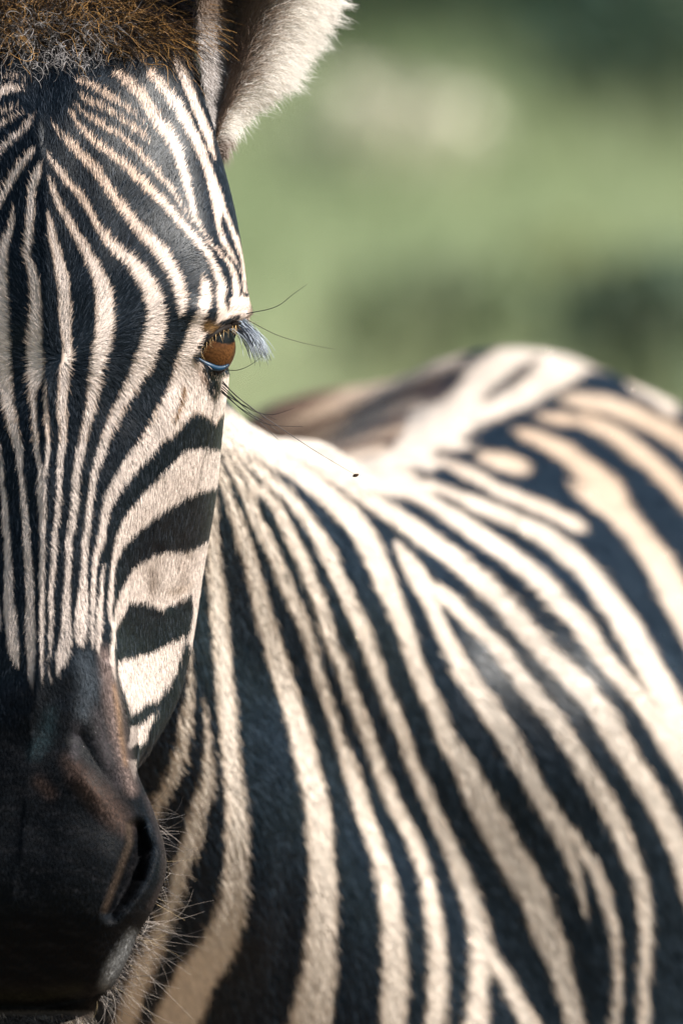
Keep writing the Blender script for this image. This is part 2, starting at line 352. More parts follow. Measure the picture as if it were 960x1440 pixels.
def head_color(x, y, d, jitter, r):
    """coat colour of the head at photo position x, y; r per-sample random 0..1"""
    m = midline(y)
    x = np.where(x < -4, 2 * m - x, x)                     # the far half mirrors the near one
    x = np.where((x > 2 * m + 4) & False, x, x)
    sd = head_pat(x, y) - 1.4 + jitter
    w = smoothstep(-1.2, 1.2, sd)
    white = np.tile(WHITE, (len(x), 1))
    edge = np.exp(-(sd / 2.2) ** 2) * (y < 620)
    c = mix(np.tile(DARK, (len(x), 1)), WHITE, w)
    c = mix(c, TAN, 0.55 * edge * w)
    c = c + (1 - w)[:, None] * (r > 0.88)[:, None] * np.array([0.030, 0.034, 0.042])
    # forehead stripes are a little tan toward the poll
    warm = smoothstep(420, 230, y) * smoothstep(60, 110, x) * (1 - smoothstep(190, 260, x))
    c = mix(c, (0.72, 0.47, 0.31), 0.6 * warm * w)
    # cheek: brownish clouding in the third pale band
    for pts, soft, col, a in [
        ([(213,795,10),(215,815,16),(212,838,8)], 9, (0.20,0.13,0.09), 0.62),
        ([(256,790,10),(258,812,14),(252,838,8)], 10, (0.26,0.17,0.12), 0.45),
        ([(240,830,10),(262,826,6),(270,818,4)], 7, (0.30,0.19,0.10), 0.5),
        ([(246,588,1.5),(255,566,3),(259,545,2)], 2.2, (0.42,0.22,0.08), 0.85),
        ([(288,458,14),(297,462,16),(306,462,6)], 5, (0.22,0.12,0.045), 0.8),
        ([(290,538,3),(283,528,5),(276,518,3)], 5, (0.30,0.17,0.12), 0.7)]:
        c = mix(c, col, a * soft_line(x, y, pts, soft))
    # muzzle: black skin with brown along its edge, plus painted highlights
    mz = soft_line(x, y, [(60,1000,70),(60,1060,150),(50,1150,300),(30,1400,420)], 26)
    mz = np.maximum(mz, soft_line(x, y, [(20,985,40),(120,955,50),(128,1000,70),(140,1060,70)], 18))
    mz *= (1 - smoothstep(-0.035, -0.015, d)) * smoothstep(905, 965, y + 14 * np.sin(x * .35))
    c = mix(c, (0.006, 0.008, 0.011), np.clip(mz, 0, 1))
    on_nose = (1 - smoothstep(-0.05, -0.02, d))
    for pts, soft, col, a in [
        ([(146,915,10),(152,960,16),(162,1010,18),(172,1060,14),(185,1110,10)], 13, (0.36,0.26,0.23), 0.9),
        ([(158,960,3),(165,1000,6),(170,1040,6),(176,1075,4)], 5, (0.50,0.30,0.17), 0.7),
        ([(97,1070,6),(110,1090,18),(140,1120,26),(165,1150,24),(178,1165,10)], 20, (0.19,0.115,0.085), 0.55),  # tan highlight on the lit ridge above the nostril, painted in
        ([(55,1100,10),(70,1115,12)], 14, (0.10,0.06,0.045), 0.6),
        ([(180,1160,4),(182,1185,6),(168,1225,5),(155,1258,5),(147,1280,4)], 6, (0.26,0.18,0.13), 0.6),  # lit nostril rim, its highlight painted pinkish brown
        ([(206,1120,8),(222,1160,10),(232,1200,9),(230,1240,8),(212,1275,6)], 7, (0.11,0.085,0.08), 0.8),
        ([(186,1312,5),(176,1335,16),(160,1362,18),(148,1385,10)], 11, (0.55,0.56,0.57), 0.85),
        ([(116,925,22),(126,960,24),(118,1000,16)], 16, (0.11,0.135,0.165), 0.6),  # bluish grey streaks from here: highlights painted onto the upper nose
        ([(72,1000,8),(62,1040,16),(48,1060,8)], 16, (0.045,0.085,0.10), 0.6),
        ([(108,1020,8),(104,1062,10)], 10, (0.10,0.09,0.10), 0.6),
        ([(135,1000,10),(150,1060,12),(168,1100,10)], 14, (0.13,0.105,0.11), 0.5),
        ([(110,1392,10),(60,1402,14),(0,1402,14),(-40,1400,14)], 12, (0.045,0.045,0.030), 0.7)]:
        c = mix(c, col, a * soft_line(x, y, pts, soft) * on_nose)
    c = mix(c, (0.004, 0.004, 0.005), 0.95 * on_nose * soft_line(x, y, [(196,1168,10),(201,1195,26),(190,1230,28),(172,1265,14),(160,1282,4)], 7))
    mot = np.clip(vnoise(np.stack([x, y], 1), 0.16, 33) + 0.6 * vnoise(np.stack([x, y], 1), 0.42, 34), 0, 2) * np.clip(mz, 0, 1)  # brown grey mottle, standing for broken highlights on the muzzle
    c = c + mot[:, None] * np.array([0.012, 0.0105, 0.0105])
    chin = smoothstep(1418, 1428, y)
    c = mix(c, (0.10, 0.075, 0.06), chin)
    c = mix(c, (0.50, 0.42, 0.34), chin * (r > 0.62))
    top = smoothstep(92, 60, y - 0.05 * np.abs(x - 62)) * (d < 0.3) * (1 - 0.75 * smoothstep(120, 200, x))
    c = mix(c, (0.020, 0.014, 0.010), top * 0.9)
    return c * (0.62 + 0.72 * r)[:, None]

def body_color(p, jitter, r):
    x, y, d = unproject(p)
    front = 1 - smoothstep(0.70, 0.80, d + np.where(x > 560, 10, 0) * 0)
    sdf_ = body_pat(x, y); sdb = hip_pat(x, y)
    sd = sdf_ * front + sdb * (1 - front)
    sd = np.where(x > 590, np.maximum(sdf_, sdb), sd)
    sd = np.where((x > 560) & (d > 0.75), sdb, sd)
    # outside what the photograph shows the stripes go on round the body and legs
    ph = (p[:, 1] + 0.25 * p[:, 0] + 0.08 * np.sin(p[:, 2] * 9)) * 2 * np.pi / 0.115
    leg = smoothstep(0.72, 0.60, p[:, 2])
    ph = ph * (1 - leg) + p[:, 2] * 2 * np.pi / 0.075 * leg
    alt = 14 * np.sin(ph)
    out = np.maximum.reduce([smoothstep(1000, 1030, x), smoothstep(1445, 1475, y), smoothstep(150, 110, x)])
    sd = sd * (1 - out) + alt * out
    sd = sd - 2.2 + jitter
    w = smoothstep(-2.5, 2.5, sd)
    hip = smoothstep(0.75, 0.95, d) * smoothstep(660, 560, x)
    ridge = smoothstep(-6, 6, ridge_pat(x, y))
    haunch = smoothstep(0.7, 0.95, d) * (1 - ridge)
    wh = mix(np.tile(WHITE_BODY, (len(x), 1)), (0.66, 0.43, 0.25), 0.55 * haunch * smoothstep(470, 600, y))
    wh = mix(wh, (0.70, 0.48, 0.31), 0.3 * hip * (1 - ridge))
    dk = mix(np.tile(DARK_BODY, (len(x), 1)), (0.22, 0.135, 0.09), hip * 0.95)
    c = dk * (1 - w[:, None]) + wh * w[:, None]
    c = c + (1 - w)[:, None] * (r > 0.88)[:, None] * np.array([0.024, 0.032, 0.042])
    c = mix(c, TAN * 0.8, 0.45 * np.exp(-(sd / 4.0) ** 2) * w * (1 - out))
    return c * (0.74 + 0.50 * r)[:, None]

# ------------------------------------------------------------------ the zebra's head: lofted sections (lateral px from the midline, depth m)
ROWS = [
 (-50, [(0,.10),(30,.10),(60,.102),(85,.105),(100,.112),(105,.12),(95,.13),(60,.14),(0,.145)]),
 (-20, [(0,.075),(50,.077),(95,.081),(135,.088),(158,.098),(165,.11),(152,.125),(100,.145),(0,.155)]),
 (30,  [(0,.043),(60,.045),(112,.050),(158,.060),(185,.076),(192,.095),(178,.12),(115,.15),(0,.165)]),
 (100, [(0,.004),(70,.006),(130,.013),(180,.028),(208,.048),(216,.075),(200,.11),(130,.15),(0,.17)]),
 (200, [(0,-.030),(80,-.027),(150,-.016),(207,.004),(236,.030),(243,.055),(230,.10),(150,.15),(0,.17)]),
 (300, [(0,-.048),(85,-.045),(160,-.034),(220,-.012),(256,.016),(267,.042),(252,.09),(165,.15),(0,.175)]),
 (400, [(0,-.060),(90,-.057),(170,-.046),(230,-.024),(268,.004),(280,.030),(265,.08),(170,.155),(0,.18)]),
 (432, [(0,-.062),(90,-.059),(168,-.048),(228,-.027),(270,.000),(283,.026),(268,.08),(172,.16),(0,.19)]),
 (448, [(0,-.063),(88,-.060),(164,-.049),(222,-.029),(264,-.002),(280,.024),(268,.08),(172,.16),(0,.19)]),
 (464, [(0,-.064),(86,-.061),(160,-.050),(215,-.031),(248,-.006),(262,.022),(262,.08),(172,.165),(0,.195)]),
 (500, [(0,-.066),(80,-.063),(152,-.053),(204,-.034),(236,-.010),(249,.022),(252,.08),(170,.17),(0,.2)]),
 (540, [(0,-.069),(78,-.066),(146,-.055),(198,-.034),(234,-.006),(249,.030),(246,.085),(168,.17),(0,.2)]),
 (600, [(0,-.075),(75,-.072),(138,-.060),(190,-.036),(230,.000),(246,.045),(236,.10),(160,.17),(0,.2)]),
 (700, [(0,-.084),(65,-.081),(110,-.071),(165,-.040),(216,.008),(239,.060),(225,.11),(150,.16),(0,.18)]),
 (800, [(0,-.092),(58,-.090),(92,-.078),(126,-.048),(184,.010),(225,.068),(210,.11),(140,.14),(0,.15)]),
 (900, [(0,-.100),(62,-.098),(97,-.085),(110,-.056),(152,-.004),(210,.058),(200,.09),(130,.11),(0,.12)]),
 (980, [(0,-.106),(72,-.103),(110,-.089),(123,-.062),(150,-.018),(193,.038),(185,.07),(120,.08),(0,.09)]),
 (1040,[(0,-.111),(82,-.108),(121,-.093),(134,-.067),(147,-.034),(167,.012),(160,.04),(110,.055),(0,.06)]),
 (1085,[(0,-.117),(92,-.113),(134,-.096),(148,-.072),(151,-.042),(148,-.002),(140,.02),(95,.035),(0,.04)]),
 (1150,[(0,-.123),(104,-.119),(155,-.101),(180,-.076),(181,-.046),(165,-.012),(140,.008),(90,.02),(0,.025)]),
 (1220,[(0,-.131),(110,-.127),(170,-.109),(201,-.082),(203,-.055),(185,-.026),(150,-.006),(90,.005),(0,.01)]),
 (1280,[(0,-.132),(102,-.128),(158,-.112),(188,-.086),(187,-.060),(170,-.032),(140,-.012),(85,-.004),(0,.0)]),
 (1312,[(0,-.127),(96,-.123),(142,-.110),(170,-.088),(174,-.064),(160,-.037),(130,-.018),(80,-.010),(0,-.007)]),
 (1350,[(0,-.117),(90,-.113),(131,-.103),(156,-.086),(161,-.066),(148,-.042),(120,-.025),(75,-.018),(0,-.015)]),
 (1388,[(0,-.104),(82,-.101),(118,-.094),(140,-.081),(144,-.065),(132,-.046),(105,-.032),(64,-.026),(0,-.023)]),
 (1410,[(0,-.086),(76,-.084),(108,-.080),(126,-.070),(129,-.060),(118,-.046),(94,-.034),(58,-.028),(0,-.026)]),
 (1422,[(0,-.078),(72,-.076),(102,-.072),(118,-.065),(121,-.057),(112,-.045),(90,-.034),(56,-.028),(0,-.026)]),
 (1445,[(0,-.088),(74,-.086),(104,-.080),(120,-.071),(122,-.060),(112,-.046),(88,-.034),(54,-.028),(0,-.026)]),
 (1480,[(0,-.080),(60,-.078),(84,-.073),(97,-.066),(98,-.057),(90,-.046),(70,-.037),(44,-.032),(0,-.030)]),
 (1500,[(0,-.058),(16,-.058),(22,-.057),(26,-.055),(26,-.053),(22,-.051),(16,-.049),(10,-.048),(0,-.047)]),
]
row_y = np.array([r[0] for r in ROWS], float)
row_p = np.array([r[1] for r in ROWS], float)                       # rows x 9 x 2
arch = smoothstep(60, 220, row_y) * smoothstep(1100, 1000, row_y)      # the nose and forehead are a little arched across
row_p[:, 1, 1] += 0.0050 * arch; row_p[:, 2, 1] += 0.0060 * arch; row_p[:, 3, 1] += 0.001 * arch
NT = 130
# chord-length samples of every key section, then interpolate down the rows
sec = []
for q in row_p:
    qm = q * np.array([PX, 1.0])
    s = np.concatenate([[0], np.cumsum(np.hypot(*(qm[1:] - qm[:-1]).T))])
    sec.append(s / s[-1])
sec = np.mean(sec, axis=0)                                          # one parameter for all the rows
tt = np.concatenate([np.linspace(0, sec[5], 100)[:-1], np.linspace(sec[5], 1, NT - 99)])
qs = np.stack([spline(sec, q, tt) for q in row_p])                  # rows x NT x 2
yy = np.unique(np.concatenate([np.arange(-50, 430, 4), np.arange(430, 560, 1.6), np.arange(560, 1030, 4), np.arange(1030, 1430, 2.2), np.arange(1430, 1501, 4)]))
half = np.stack([spline(row_y, qs[:, :, k], yy) for k in range(2)], -1)   # ny x NT x 2
ny = len(yy)
ring_u = np.concatenate([half[:, :, 0], -half[:, -2:0:-1, 0]], 1)
ring_d = np.concatenate([half[:, :, 1], half[:, -2:0:-1, 1]], 1)
nr = ring_u.shape[1]
HY = np.repeat(yy[:, None], nr, 1); HM = midline(HY)
# local relief, in lateral px from the midline so that it holds for both halves
AU = np.abs(ring_u); XR = HM + AU; D = ring_d.copy()
fx, fy = XR.ravel(), HY.ravel()
def bump(cx, cy, sx, sy): return np.exp(-((fx - cx) / sx) ** 2 - ((fy - cy) / sy) ** 2)
near = (D.ravel() < 0.045)
dd = np.zeros(len(fx)); du = np.zeros(len(fx))
dd += 0.0035 * bump(250, 520, 26, 40) * near                         # hollow before the eye
dd -= 0.004 * bump(285, 440, 30, 14) * near                           # brow
dd += 0.0055 * soft_line(fx, fy, [(112,1035,6),(135,1075,12),(165,1115,22),(192,1150,26)], 22) * near     # fold above the nostril
dd += 0.024 * soft_line(fx, fy, [(194,1165,10),(197,1195,24),(186,1230,26),(168,1265,14),(156,1284,4)], 16) * near
dd -= 0.0035 * soft_line(fx, fy, [(120,1098,20),(150,1128,26),(172,1155,14)], 22) * near
dd -= 0.002 * soft_line(fx, fy, [(176,1165,4),(176,1200,4),(160,1236,5),(146,1275,4)], 7) * near
dd += 0.004 * soft_line(fx, fy, [(-40,1412,3),(60,1414,4),(130,1402,5),(150,1392,4)], 6) * near           # mouth
# facial crest, cheek muscle and jaw veins
dd -= 0.003 * soft_line(fx, fy, [(165,900,4),(172,960,6),(180,1010,6),(186,1060,4)], 7) * near
dd += 0.003 * soft_line(fx, fy, [(210,830,8),(214,800,10),(220,770,6)], 14) * near
dd -= 0.003 * soft_line(fx, fy, [(235,760,10),(232,800,12),(226,850,6)], 14) * near
dd += 0.0035 * soft_line(fx, fy, [(262,780,8),(258,815,12),(240,845,8)], 12) * near
dd -= 0.002 * soft_line(fx, fy, [(240,660,6),(225,720,8),(205,790,5)], 14) * near
dd -= 0.0025 * soft_line(fx, fy, [(150,930,4),(156,980,5),(166,1030,5)], 6) * near
dd += 0.0035 * np.exp(-((fx - fy * 0 - HM.ravel()) / 26) ** 2) * smoothstep(180, 140, fy) * smoothstep(60, 120, fy) * near
dd += 0.0010 * vnoise(np.stack([fx * np.sign(ring_u.ravel() + 1e-6), fy], 1), 0.035, 5)
# eye opening
EYE_POLY = [(279,503),(283,491),(291,479),(301,470),(314,462),(330,456),(345,454),(352,470),(345,492),(330,508),(320,513),(306,514.5),(293,511)]
ep = Pattern(); ep.f[:] = -24; ep.poly(EYE_POLY)
es = ep(fx, fy)
dd += 0.020 * smoothstep(-3, 4, es) * near
du -= 12 * smoothstep(-3, 6, es) * near
dd -= 0.0016 * np.exp(-((es + 6) / 4.0) ** 2) * near
D += dd.reshape(D.shape)
U = ring_u + (du.reshape(D.shape)) * np.sign(ring_u)
HXp = HM + U
head_v = P(HXp.ravel(), HY.ravel(), D.ravel())
I, J = np.meshgrid(np.arange(ny - 1), np.arange(nr), indexing='ij')
J2 = (J + 1) % nr
head_f = np.stack([I * nr + J, I * nr + J2, (I + 1) * nr + J2, (I + 1) * nr + J], -1).reshape(-1, 4)
def vert_normals(v, f):
    a, b, c, d = (v[f[:, i]] for i in range(4))
    n = np.cross(c - a, d - b)
    out = np.zeros_like(v)
    for i in range(4): np.add.at(out, f[:, i], n)
    return out / (np.linalg.norm(out, axis=1, keepdims=True) + 1e-12)
hn = vert_normals(head_v, head_f)
k0 = (yy.searchsorted(600)) * nr
if hn[k0] @ FWD > 0:
    head_f = head_f[:, ::-1]; hn = -hn

# ------------------------------------------------------------------ neck, trunk and legs: a smooth union of tapered limbs
def W(px, py, d): return P(px, py, d)
def V(x, y, z): return np.array([x, y, z], float)
LIMBS = [  # a, radius a, b, radius b
 (V(.02,.78,.93), .235, V(.13,1.22,.925), .25),          # barrel
 (V(.13,1.28,.95), .235, V(.16,1.48,.94), .20),          # croup
 (V(.245,1.36,.992), .13, V(.26,1.50,.86), .15),         # haunch
 (V(.0,1.30,1.045), .125, V(.05,1.52,.90), .15),
 (V(.10,1.30,1.09), .085, V(.13,1.50,1.0), .12),
 (W(500,812,.66), .058, W(600,790,.92), .07), (W(600,790,.92), .07, W(690,700,1.2), .09), (W(690,700,1.2), .09, W(740,650,1.42), .08),   # back
 (W(500,812,.66), .058, W(400,772,.52), .062), (W(400,772,.52), .062, W(285,757,.44), .062), (W(285,757,.44), .062, W(105,660,.34), .075), (W(105,660,.34), .075, W(50,380,.20), .08),   # crest
 (V(.02,.66,.95), .17, W(280,900,.44), .11), (W(280,900,.44), .11, W(80,640,.24), .095),    # neck
 (V(-.02,.54,.82), .15, W(200,1150,.36), .10), (W(200,1150,.36), .10, W(90,850,.2), .07),   # throat
 (V(.085,.60,.985), .14, V(.125,.60,.80), .12),            # near shoulder
 (V(.165,.64,.94), .115, V(.18,.66,.80), .09),
 (V(-.09,.60,.98), .14, V(-.125,.60,.80), .12),
 (V(.0,.55,.80), .14, V(.02,.64,.70), .15),              # breast
 (V(.14,.56,.74), .095, V(.13,.58,.50), .055), (V(.13,.58,.50), .050, V(.13,.60,.42), .045), (V(.13,.60,.42), .036, V(.13,.60,.12), .030), (V(.13,.59,.10), .036, V(.13,.57,.03), .045),
 (V(-.14,.56,.74), .095, V(-.12,.58,.50), .055), (V(-.12,.58,.50), .050, V(-.12,.60,.42), .045), (V(-.12,.60,.42), .036, V(-.12,.60,.12), .030), (V(-.12,.59,.10), .036, V(-.12,.57,.03), .045),
 (V(.27,1.48,.82), .135, V(.26,1.38,.62), .085), (V(.26,1.38,.62), .08, V(.25,1.56,.46), .05), (V(.25,1.56,.46), .040, V(.25,1.53,.12), .032), (V(.25,1.52,.10), .036, V(.25,1.50,.03), .045),
 (V(.04,1.52,.82), .135, V(.02,1.42,.62), .085), (V(.02,1.42,.62), .08, V(.01,1.60,.46), .05), (V(.01,1.60,.46), .040, V(.01,1.57,.12), .032), (V(.01,1.56,.10), .036, V(.01,1.54,.03), .045),
]
H = 0.0125
g0 = np.array([-0.50, 0.02, -0.03]); g1 = np.array([0.62, 1.86, 1.52])
gn = np.ceil((g1 - g0) / H).astype(int) + 1
field = np.full(gn, 1.0, np.float32)
KS = 0.035
axs = [g0[i] + H * np.arange(gn[i]) for i in range(3)]
for a, ra, b, rb in LIMBS:
    lo = np.minimum(a - ra, b - rb) - 0.14; hi = np.maximum(a + ra, b + rb) + 0.14
    sl = tuple(slice(max(0, int((lo[i] - g0[i]) / H)), min(gn[i], int((hi[i] - g0[i]) / H) + 2)) for i in range(3))
    X = axs[0][sl[0]][:, None, None]; Y = axs[1][sl[1]][None, :, None]; Z = axs[2][sl[2]][None, None, :]
    ab = b - a; L = ab @ ab
    t = np.clip(((X - a[0]) * ab[0] + (Y - a[1]) * ab[1] + (Z - a[2]) * ab[2]) / L, 0, 1)
    v = np.sqrt((X - a[0] - t * ab[0]) ** 2 + (Y - a[1] - t * ab[1]) ** 2 + (Z - a[2] - t * ab[2]) ** 2) - (ra + (rb - ra) * t)
    f = field[sl]
    h = np.clip(0.5 + 0.5 * (f - v) / KS, 0, 1)
    field[sl] = f * (1 - h) + v * h - KS * h * (1 - h)

def surface_nets(f, g0, H):
    s = f < 0
    nx, nyy, nz = f.shape
    cs = [(i, j, k) for i in (0, 1) for j in (0, 1) for k in (0, 1)]
    def corner(a, c): return a[c[0]:nx - 1 + c[0], c[1]:nyy - 1 + c[1], c[2]:nz - 1 + c[2]]
    cnt = sum(corner(s, c).astype(np.int8) for c in cs)
    act = (cnt > 0) & (cnt < 8)
    idx = np.full(act.shape, -1, np.int64); ii = np.argwhere(act); idx[act] = np.arange(len(ii))
    vals = np.stack([corner(f, c)[act] for c in cs], 1)
    pos = np.zeros((len(ii), 3)); n = np.zeros(len(ii))
    for a in range(8):
        for b in range(a + 1, 8):
            ca, cb = np.array(cs[a]), np.array(cs[b])
            if np.abs(ca - cb).sum() != 1: continue
            va, vb = vals[:, a], vals[:, b]; cr = (va < 0) != (vb < 0)
            t = np.where(cr, va / np.where(cr, va - vb, 1), 0)
            pos += np.where(cr[:, None], ca + t[:, None] * (cb - ca), 0); n += cr
    v = g0 + H * (ii + pos / n[:, None])
    faces = []
    for ax in range(3):
        o = [i for i in range(3) if i != ax]
        sl0 = [slice(1, -1)] * 3; sl1 = [slice(1, -1)] * 3
        sl0[ax] = slice(0, f.shape[ax] - 1); sl1[ax] = slice(1, f.shape[ax])
        a_, b_ = s[tuple(sl0)], s[tuple(sl1)]
        for flip, mk in ((False, a_ & ~b_), (True, ~a_ & b_)):
            e = np.argwhere(mk)
            base = e.copy()
            for q in o: base[:, q] += 1
            def cell(du_, dv_):
                c = base.copy(); c[:, o[0]] -= du_; c[:, o[1]] -= dv_
                return idx[c[:, 0], c[:, 1], c[:, 2]]
            q4 = np.stack([cell(1, 1), cell(0, 1), cell(0, 0), cell(1, 0)], 1)
            if flip != (ax == 1): q4 = q4[:, ::-1]
            faces.append(q4)
    return v, np.concatenate(faces)

bv, bf = surface_nets(field, g0, H)
def relax(v, f, n):
    for _ in range(n):
        acc = np.zeros_like(v); c = np.zeros(len(v))
        for i in range(4):
            for j in ((i + 1) % 4, (i - 1) % 4):
                np.add.at(acc, f[:, i], v[f[:, j]]); np.add.at(c, f[:, i], 1)
        v = v * 0.5 + 0.5 * acc / c[:, None]
    return v
bv = relax(bv, bf, 4)

def subdivide(v, f):
    """one Catmull-Clark step on an all-quad mesh"""
    n = len(v)
    e = np.concatenate([f[:, [i, (i + 1) % 4]] for i in range(4)]); es_ = np.sort(e, 1)
    u, inv = np.unique(es_[:, 0] * n + es_[:, 1], return_inverse=True)
    ev = np.stack([u // n, u % n], 1); ne = len(u); nf = len(f)
    fc = v[f].mean(1)
    emid = (v[ev[:, 0]] + v[ev[:, 1]]) / 2
    efs = np.zeros((ne, 3)); ec = np.zeros(ne)
    np.add.at(efs, inv, np.tile(fc, (4, 1))); np.add.at(ec, inv, 1)
    ep_ = np.where((ec == 2)[:, None], (emid + efs / np.maximum(ec, 1)[:, None]) / 2, emid)
    fs = np.zeros_like(v); fcn = np.zeros(n)
    for i in range(4): np.add.at(fs, f[:, i], fc); np.add.at(fcn, f[:, i], 1)
    ms = np.zeros_like(v); mc = np.zeros(n)
    for i in range(2): np.add.at(ms, ev[:, i], emid); np.add.at(mc, ev[:, i], 1)
    N = np.maximum(mc, 3)[:, None]
    nv = (fs / np.maximum(fcn, 1)[:, None] + 2 * ms / np.maximum(mc, 1)[:, None] + (N - 3) * v) / N
    E = inv.reshape(4, nf).T + n; F = np.arange(nf) + n + ne
    q = np.concatenate([np.stack([f[:, i], E[:, i], F, E[:, (i + 3) % 4]], 1) for i in range(4)])
    return np.concatenate([nv, ep_, fc]), q
bv, bf = subdivide(bv, bf)
bn = vert_normals(bv, bf)
top_i = np.argmax(bv[:, 2])
if bn[top_i][2] < 0: bf = bf[:, ::-1]; bn = -bn
# soft folds of skin on shoulder and neck
bx, by, bd = unproject(bv)
fold = 0.006 * vnoise(np.stack([bx * .9, by * .25], 1), 0.03, 3) * smoothstep(300, 330, bx) * smoothstep(430, 380, bx) * smoothstep(700, 900, by)
bv = bv + bn * (fold + 0.0022 * vnoise(bv, 22, 9))[:, None]
bn = vert_normals(bv, bf)

# ------------------------------------------------------------------ join head and trunk into one body
zebra = link(bpy.data.objects.new("zebra", None))
zebra.location = (0.05, 0.9, 0.0)
zebra.empty_display_size = 0.3
tag(zebra, "black and white striped zebra with brown forelock looking straight ahead", "zebra")
inv_loc = np.array([0.05, 0.9, 0.0])

hx, hy, hd = unproject(head_v)
head_c = head_color(hx, hy, D.ravel(), np.zeros(len(hx)), np.full(len(hx), .5))
eye_rim = smoothstep(-9, -2, es)
head_c = mix(head_c, (0.012, 0.010, 0.010), eye_rim * near)
body_c = body_color(bv, np.zeros(len(bv)), np.full(len(bv), .5))
hoof = bv[:, 2] < 0.075
body_c[hoof] = (0.03, 0.026, 0.024)
all_v = np.concatenate([head_v, bv]) - inv_loc
all_f = np.concatenate([head_f, bf + len(head_v)])
body = mesh_obj("body", all_v, all_f, M_SKIN, zebra, True, np.concatenate([head_c, body_c]) * 0.85)

#--GEOM-END--

# ------------------------------------------------------------------ fur
def scatter(v, f, n, weight, count, rg):
    """random points on quads: position, normal"""
    a, b, c, d = (v[f[:, i]] for i in range(4))
    area = 0.5 * np.linalg.norm(np.cross(c - a, d - b), axis=1)
    w = area * weight[f].mean(1)
    cw = np.cumsum(w); fi = np.searchsorted(cw, rg.uniform(0, cw[-1], count))
    fi = np.clip(fi, 0, len(f) - 1)
    s = rg.uniform(size=count)[:, None]; t = rg.uniform(size=count)[:, None]
    q = f[fi]
    lerp = lambda A: (A[q[:, 0]] * (1 - s) * (1 - t) + A[q[:, 1]] * s * (1 - t) + A[q[:, 2]] * s * t + A[q[:, 3]] * (1 - s) * t)
    nn = lerp(n); nn /= np.linalg.norm(nn, axis=1, keepdims=True) + 1e-12
    return lerp(v), nn, lerp

def strands(root, nrm, gx, gy, gd, length, lift, rad, rg, k=4, bend=0.6, mess=0.18):
    """hairs that grow along the image-plane direction (gx, gy) bent into the surface"""
    g = gx[:, None] * RGT - gy[:, None] * UPV + gd[:, None] * FWD + rg.normal(scale=mess, size=root.shape)
    g = g - (g * nrm).sum(1, keepdims=True) * nrm
    g /= np.linalg.norm(g, axis=1, keepdims=True) + 1e-9
    t = np.linspace(0, 1, k)[None, :, None]
    L = length[:, None, None]; lf = lift[:, None, None]
    pts = root[:, None, :] + L * (g[:, None, :] * t + nrm[:, None, :] * lf * (t - bend * t * t))
    pts[:, 0] -= nrm * 0.0005
    tr = np.array([1.0, 0.95, 0.7, 0.18]) if k == 4 else np.linspace(1, .15, k)
    return pts, rad[:, None] * tr[None, :]

# head coat
rg = np.random.default_rng(21)
facing = -(hn @ FWD)
wgt = smoothstep(-0.45, -0.15, facing) * (hx > -190) * (hd < 0.16)
wgt = wgt * (es < -4) * (hy < 1500)
wgt = wgt * np.where(hx < -10, 0.35, 1.0)
nostril = soft_line(fx, fy, [(194,1165,10),(197,1195,24),(186,1230,26),(168,1265,14)], 8)
wgt = wgt * (1 - 0.9 * nostril)
NH = 330000
root, nrm, lerp = scatter(head_v, head_f, hn, wgt, NH, rg)
sx, sy, sd_ = unproject(root)
r1 = rg.uniform(size=NH)
dfl = lerp(D.ravel()[:, None])[:, 0]
rx, ry = sx - 88, sy - 505
rl = np.hypot(rx, ry) + 1e-6
up = smoothstep(60, -60, ry)
gx = (rx / rl) * (up * 1.0 + (1 - up) * np.exp(-(rl / 110) ** 2)) + (1 - up) * 0.10
gy = (ry / rl) * (up * 1.0 + (1 - up) * np.exp(-(rl / 110) ** 2)) + (1 - up) * 1.0 * (1 - np.exp(-(rl / 110) ** 2))
sw = 0.35 * vnoise(np.stack([sx, sy], 1), 0.05, 8)
gx = gx + sw * gy; gy = gy - sw * gx
muz = smoothstep(930, 1060, sy) * (dfl < -0.03)
length = (0.0062 - 0.0038 * muz + 0.002 * smoothstep(300, 120, sy)) * rg.uniform(0.6, 1.25, NH)
length *= 1 - 0.45 * np.exp(-((sx - 300) / 30) ** 2 - ((sy - 490) / 45) ** 2)
jaw = smoothstep(24, 6, np.abs(sx - np.interp(sy, [780, 900, 980, 1040, 1090], [286, 262, 240, 211, 188]))) * smoothstep(860, 930, sy) * (sy < 1085) * (dfl > 0.0)
length *= 1 + 0.9 * jaw
length *= 1 + 2.2 * smoothstep(1416, 1430, sy)
lift = rg.uniform(0.06, 0.34, NH)
pts, rad = strands(root, nrm, gx, gy, np.full(NH, 0.15), length, lift, rg.uniform(0.00010, 0.00017, NH), rg)
mx_, my_, _ = unproject(pts[:, 0] * 0.45 + pts[:, 2] * 0.55)          # a hair takes the colour of the spot its middle lies over
undereye = np.exp(-((mx_ - 297) / 22) ** 2 - ((my_ - 535) / 26) ** 2)
col = head_color(mx_, my_, dfl, rg.normal(scale=0.8, size=NH) * (1 + 4.5 * undereye) + 1.0 * vnoise(np.stack([mx_, my_], 1), 0.35, 4), r1)
mzf = muz > rg.uniform(0.15, 0.85, NH)
tag(hair_obj("fur", pts[~mzf] - inv_loc, rad[~mzf], col[~mzf], M_FUR, body, nrm[~mzf]), kind="stuff")
tag(hair_obj("muzzle_fur", pts[mzf] - inv_loc, rad[mzf], col[mzf] * 0.42, M_MUZZLE, body, nrm[mzf]), kind="stuff")

